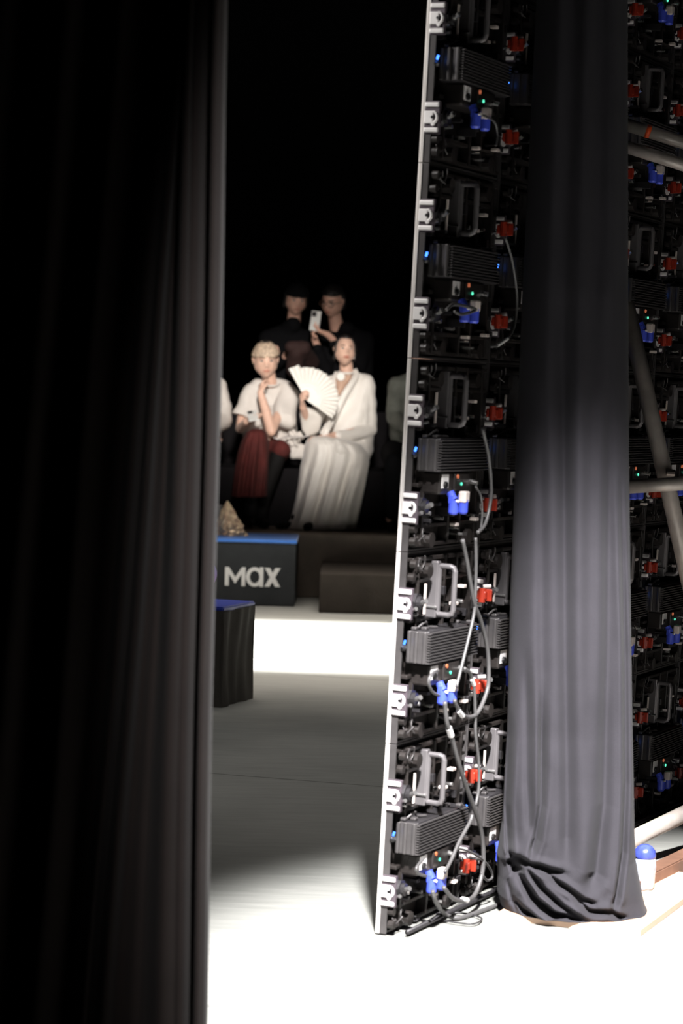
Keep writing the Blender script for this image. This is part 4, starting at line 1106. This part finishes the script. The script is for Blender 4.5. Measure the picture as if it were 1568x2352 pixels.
# ---- person at far left in white sweater
lp = empty('person', P(470, 1210, 17.7), 'person in a white sweater cut off by the left curtain, only one arm showing', 'person')
lp.location.z = T1Z
def A_(px, py, dy=0.0): return P(px, py, YB+dy)
TL = head_matrix(A_(455, 812, -0.08), 10, 0, 0, 1.0)
bm = bmesh.new(); head(bm, TL); caps(bm, (A_(457, 845, 0), 0.052), (A_(459, 880, 0), 0.058))
hull(bm, sphere_pts(A_(430, 900, 0), 0.07)+sphere_pts(A_(490, 900, 0), 0.06)+sphere_pts(A_(435, 1010, 0.03), 0.11)+sphere_pts(A_(480, 1010, 0.03), 0.10))
for kx in (440, 480):
    caps(bm, (A_(kx+5, 1035, 0), 0.09), (A_(kx, 1020, -0.5), 0.058), (P(kx, 1180, YB-0.5), 0.04))
e_ = A_(514, 976, -0.08); w_ = A_(478, 988, -0.3); caps(bm, (A_(508, 900, 0), 0.045), (e_, 0.036), (w_, 0.026)); hand(bm, w_, V((-1, -0.2, 0)), V((0, 0, -1)), 1, 0.3)
e_ = A_(400, 976, -0.08); w_ = A_(436, 988, -0.3); caps(bm, (A_(412, 900, 0), 0.045), (e_, 0.036), (w_, 0.026)); hand(bm, w_, V((1, -0.2, 0)), V((0, 0, -1)), -1, 0.3)
fuse('body', bm, 0.008, M['skin'], lp, 2); face_parts(TL, lp, M['brow'])
hair(TL, lp, M['hair_dark'], bmask, 0.016, 0.006, 34)
bm = bmesh.new()
hull(bm, sphere_pts(A_(425, 893, 0), 0.065)+sphere_pts(A_(492, 893, 0), 0.065)+sphere_pts(A_(430, 985, 0.0), 0.11)+sphere_pts(A_(478, 985, 0.0), 0.10))
caps(bm, (A_(502, 888, 0.0), 0.066), (A_(511, 930, -0.02), 0.070), (A_(510, 968, -0.08), 0.072), (A_(484, 980, -0.28), 0.060))
caps(bm, (A_(416, 888, 0.0), 0.06), (A_(404, 965, -0.05), 0.062), (A_(430, 985, -0.28), 0.055))
fuse('sweater', bm, 0.009, M['tee'], lp, 4, wr(10, 0.008, 6))
bm = bmesh.new()
for kx in (440, 482): caps(bm, (A_(kx+5, 1035, 0), 0.10), (A_(kx, 1022, -0.5), 0.07), (P(kx, 1170, YB-0.5), 0.055))
fuse('trousers', bm, 0.012, M['black_cloth'], lp, 3)
shoe('shoe', V((P(480, 1190, YB-0.5).x, YB-0.46, T1Z)), (0.3, -1, 0), M['shoe_black'], lp)
shoe('shoe', V((P(440, 1190, YB-0.5).x, YB-0.46, T1Z)), (-0.1, -1, 0), M['shoe_black'], lp)

# foil bag on the bench
def foil():
    p = P(526, 1236, bY+0.42); p.z = 0.449
    s_ = 345*16.1/(bY+0.42)
    wd, ht = 66/340, 80/340
    bm = bmesh.new(); rings = []; n = 48
    for j in range(31):
        t = j/30; ring = []
        for k in range(n):
            a_ = k*2*math.pi/n; q = max(abs(math.cos(a_)), abs(math.sin(a_))); r = wd/2*(1-t)**0.85/q*0.98+0.003
            nn = 1+0.16*noise.noise(V((math.cos(a_)*3, math.sin(a_)*3, t*5)))+0.12*noise.noise(V((math.cos(a_)*8, math.sin(a_)*8, t*14)))
            sh = -0.018*t
            ring.append(bm.verts.new((r*nn*math.cos(a_+0.5)+sh, r*nn*math.sin(a_+0.5)*0.8, t*ht)))
        rings.append(ring)
    for A, B in zip(rings, rings[1:]):
        for k in range(n): bm.faces.new((A[k], A[(k+1) % n], B[(k+1) % n], B[k]))
    bm.faces.new(rings[0][::-1]); bm.faces.new(rings[-1])
    o = mesh_obj('foil_bag', bm, M['bronze']); o.location = p
    tag(o, 'crumpled bronze foil pouch standing in a peak on the blue bench top', 'bag')
foil()
bm = bmesh.new(); p = P(499, 1168, 17.2); box(bm, (-0.03, -0.04, -0.018), (0.03, 0.04, 0.018), 0.01)
pc = bez_box('paper_cup', (-0.032, -0.03, 0), (0.032, 0.03, 0.16), 0.012, M['tee']); bm.free()
pc.location = (P(499, 1160, 17.3).x, 17.3, T1Z+0.001)
pc.data.clear_geometry()
bm = bmesh.new(); lathe(bm, [(0.026, 0), (0.027, 0.002), (0.034, 0.16), (0.036, 0.163), (0.036, 0.175), (0.030, 0.178)]); bm.to_mesh(pc.data); bm.free()
tag(pc, 'pale paper cup on the lowest tier behind the foil pouch', 'cup')

# ---- back row
YR = 19.36
def R_(px, py, dy=0.0): return P(px, py, YR+dy)
def dark_person(px0, head_px, yaw, pit, rol, label, hairmask, skin='skin2', k=1.0, extra=None, cloth='black_cloth', hairm='hair_dark', hb=None):
    e = empty('person', P(px0, 1000, YR-0.3), label, 'person'); e.location.z = T2Z
    T = head_matrix(R_(head_px[0], head_px[1], -0.08), yaw, pit, rol, k)
    bm = bmesh.new(); head(bm, T)
    hp = head_px
    nk0, nk1 = T@V((0, 0.02, -0.08)), R_(hp[0]*0.7+px0*0.3, hp[1]+62, 0.02)
    caps(bm, (nk0, 0.052), (nk1, 0.06))
    hull(bm, sphere_pts(R_(px0-42, hp[1]+85, 0), 0.06)+sphere_pts(R_(px0+42, hp[1]+85, 0), 0.06)+sphere_pts(R_(px0-22, hp[1]+200, 0.03), 0.11)+sphere_pts(R_(px0+22, hp[1]+200, 0.03), 0.11))
    for s_ in (-1, 1):
        kn = V((R_(px0+s_*26, 0, 0).x, YR-0.46, T3Z+0.07)); caps(bm, (V((R_(px0+s_*20, 0, 0).x, YR, T3Z+0.12)), 0.09), (kn, 0.055), (V((kn.x, kn.y+0.02, T2Z+0.09)), 0.038))
    if extra: extra(bm)
    fuse('body', bm, 0.007, M[skin], e, 2)
    face_parts(T, e, M['brow'] if hairm != 'hair_dark' else M['hair_dark'], 0.8)
    hair(T, e, M[hairm], hairmask, 0.020, 0.006, 34)
    return e, T
def dark_clothes(e, px0, hy, arms, mt='black_cloth', collar=None):
    bm = bmesh.new()
    hull(bm, sphere_pts(R_(px0-44, hy+86, 0), 0.07)+sphere_pts(R_(px0+44, hy+86, 0), 0.07)+sphere_pts(R_(px0-24, hy+200, 0.03), 0.125)+sphere_pts(R_(px0+24, hy+200, 0.03), 0.125))
    hull(bm, sphere_pts(R_(px0, hy+68, 0.03), 0.06)+sphere_pts(R_(px0-40, hy+84, 0.0), 0.06)+sphere_pts(R_(px0+40, hy+84, 0.0), 0.06))
    if collar: caps(bm, (collar[0], 0.066), (R_(px0, hy+72, 0.02), 0.075))
    for a_ in arms: caps(bm, *a_)
    fuse('jacket', bm, 0.011, M[mt], e, 3, wr(8, 0.006, px0))
    bm = bmesh.new()
    for s_ in (-1, 1):
        kn = V((R_(px0+s_*26, 0, 0).x, YR-0.46, T3Z+0.08)); caps(bm, (V((R_(px0+s_*20, 0, 0).x, YR, T3Z+0.13)), 0.11), (kn, 0.07), (V((kn.x, kn.y+0.02, T2Z+0.12)), 0.055))
    fuse('trousers', bm, 0.012, M['black_cloth'], e, 3)
    for s_ in (-1, 1):
        x = R_(px0+s_*26, 0, 0).x; shoe('shoe', V((x, YR-0.44, T2Z)), (0, -0.7, 0), M['shoe_black'], e, 0.8)
cap_mask = lambda d: sstep(-0.03, 0.03, max(d.z-0.30, (d.y-0.02)*2 if d.z > -0.5 else -1))
# person with clasped hands
hwA, hwB = R_(708, 815, -0.30), R_(660, 812, -0.30)
def ex1(bm):
    caps(bm, (R_(695, 774, 0), 0.04), (R_(703, 840, -0.1), 0.038), (hwA, 0.028)); hand(bm, hwA, V((-1, -0.1, 0.25)), V((0, 0.4, -1)), -1, 0.5, 1.05)
    caps(bm, (R_(636, 770, 0), 0.045), (R_(630, 845, -0.1), 0.038), (hwB, 0.028)); hand(bm, hwB, V((1, -0.15, -0.05)), V((0, 0.4, -1)), 1, 0.5, 1.05)
e1_, T1_ = dark_person(658, (680, 690), 12, 8, 4, 'person dressed in black with a dark beanie pulled low, maroon knee raised, above the fan', cap_mask, 'skin2', 1.03, ex1)
bm = bmesh.new()
def beanie(d):
    q = hs(d); m_ = sstep(-0.02, 0.03, d.z-0.26+0.12*max(0, d.y)); return q+d*(0.028*m_-0.012*(1-m_))
sph_grid(bm, beanie, T1_, 80, 60); keep(mesh_obj('beanie', bm, M['black_cloth'], None, True), e1_)
dark_clothes(e1_, 658, 690, [((R_(696, 775, 0), 0.06), (R_(703, 842, -0.1), 0.055), (R_(704, 818, -0.26), 0.046)), ((R_(622, 775, 0), 0.06), (R_(624, 845, -0.1), 0.055), (R_(658, 814, -0.26), 0.046))], collar=(R_(674, 746, -0.05),))
bm = bmesh.new(); hull(bm, sphere_pts(R_(668, 797, -0.50), 0.050)+sphere_pts(R_(698, 800, -0.47), 0.058)); caps(bm, (R_(692, 800, -0.47), 0.062), (R_(712, 832, -0.25), 0.075)); caps(bm, (R_(680, 808, -0.47), 0.07), (R_(676, 850, -0.40), 0.07))
fuse('crossed_knee', bm, 0.009, mat('maroon_trouser', (0.028, 0.010, 0.008), 0.85, var=0.2), e1_, 3, wr(10, 0.006, 9))
# person with glasses and phone
hw = R_(752, 768, -0.36)
def ex2(bm):
    caps(bm, (R_(833, 790, 0), 0.045), (R_(818, 860, -0.15), 0.040), (hw+V((0.035, 0.03, -0.03)), 0.028)); 
    caps(bm, (hw+V((0.035, 0.03, -0.03)), 0.028), (hw, 0.026)); hand(bm, hw, R_(722, 757, -0.40)-hw, V((-0.2, -0.1, 1)), 1, 0.45, 1.1)
    w2_ = R_(722, 778, -0.30); caps(bm, (R_(758, 790, 0), 0.045), (R_(748, 850, -0.15), 0.040), (w2_, 0.027)); hand(bm, w2_, R_(716, 757, -0.36)-w2_, V((0.9, 0.0, 0.2)), -1, 0.7, 1.0)
gmask = lambda d: sstep(-0.03, 0.04, max(d.z-0.50-0.25*max(0, -d.y-0.7), (d.y-0.10)*1.6 if d.z > -0.45 else -1))
e2_, T2_ = dark_person(796, (764, 694), -28, 14, 6, 'person in black with glasses and dark hair, looking down at a raised pale phone', gmask, 'skin2', 1.05, ex2)
dark_clothes(e2_, 796, 694, [((R_(836, 792, 0), 0.062), (R_(820, 862, -0.15), 0.056), (R_(768, 790, -0.32), 0.044)), ((R_(756, 792, 0), 0.06), (R_(748, 850, -0.15), 0.055), (R_(728, 800, -0.28), 0.040))], collar=(R_(796, 756, -0.05),))
gl = bmesh.new()
for s_ in (-1, 1):
    tube(gl, [T2_@V((s_*0.033+0.026*math.cos(k*math.pi/8), -0.098, 0.004+0.019*math.sin(k*math.pi/8))) for k in range(16)], 0.0026, 6, closed=True)
    tube(gl, [T2_@V((s_*0.058, -0.096, 0.010)), T2_@V((s_*0.079, -0.04, 0.012)), T2_@V((s_*0.080, 0.02, 0.008))], 0.0026, 6)
tube(gl, [T2_@V((-0.008, -0.100, 0.006)), T2_@V((0.008, -0.100, 0.006))], 0.0024, 6)
keep(mesh_obj('glasses', gl, M['wood_dark'], None, False), e2_)
phone('smartphone', R_(724, 737, -0.40), (1, -0.25, -0.12), (-0.12, 0.05, 1), 'pale white phone held upright by the person with glasses', 0.078, 0.155)
# person behind the LED wall edge
YR2 = YR; YR = 18.35
T2s, T3s = T2Z, T3Z
T2Z, T3Z = 0.45, 0.88
YR = 18.12
e3_, T3_ = dark_person(952, (968, 812), -25, 0, 0, 'person in a grey-green jacket with auburn hair, half hidden by the LED wall edge', cap_mask, 'skin2', 1.0, None, hairm='hair_red')
bm = bmesh.new()
hull(bm, sphere_pts(T3_@V((0, 0.04, 0.05)), 0.09)+sphere_pts(T3_@V((0.0, 0.05, -0.12)), 0.075)+sphere_pts(T3_@V((-0.04, 0.02, -0.10)), 0.055))
fuse('long_hair', bm, 0.008, M['hair_red'], e3_, 2, wr(30, 0.006, 1, (1, 1, 0.3)))
dark_clothes(e3_, 955, 800, [((R_(910, 890, 0), 0.07), (R_(905, 960, -0.1), 0.062), (R_(935, 985, -0.3), 0.045)), ((R_(1000, 890, 0), 0.06), (R_(1005, 960, -0.1), 0.055), (R_(970, 985, -0.3), 0.042))], 'jacket_grey')
T2Z, T3Z = T2s, T3s; YR = YR2
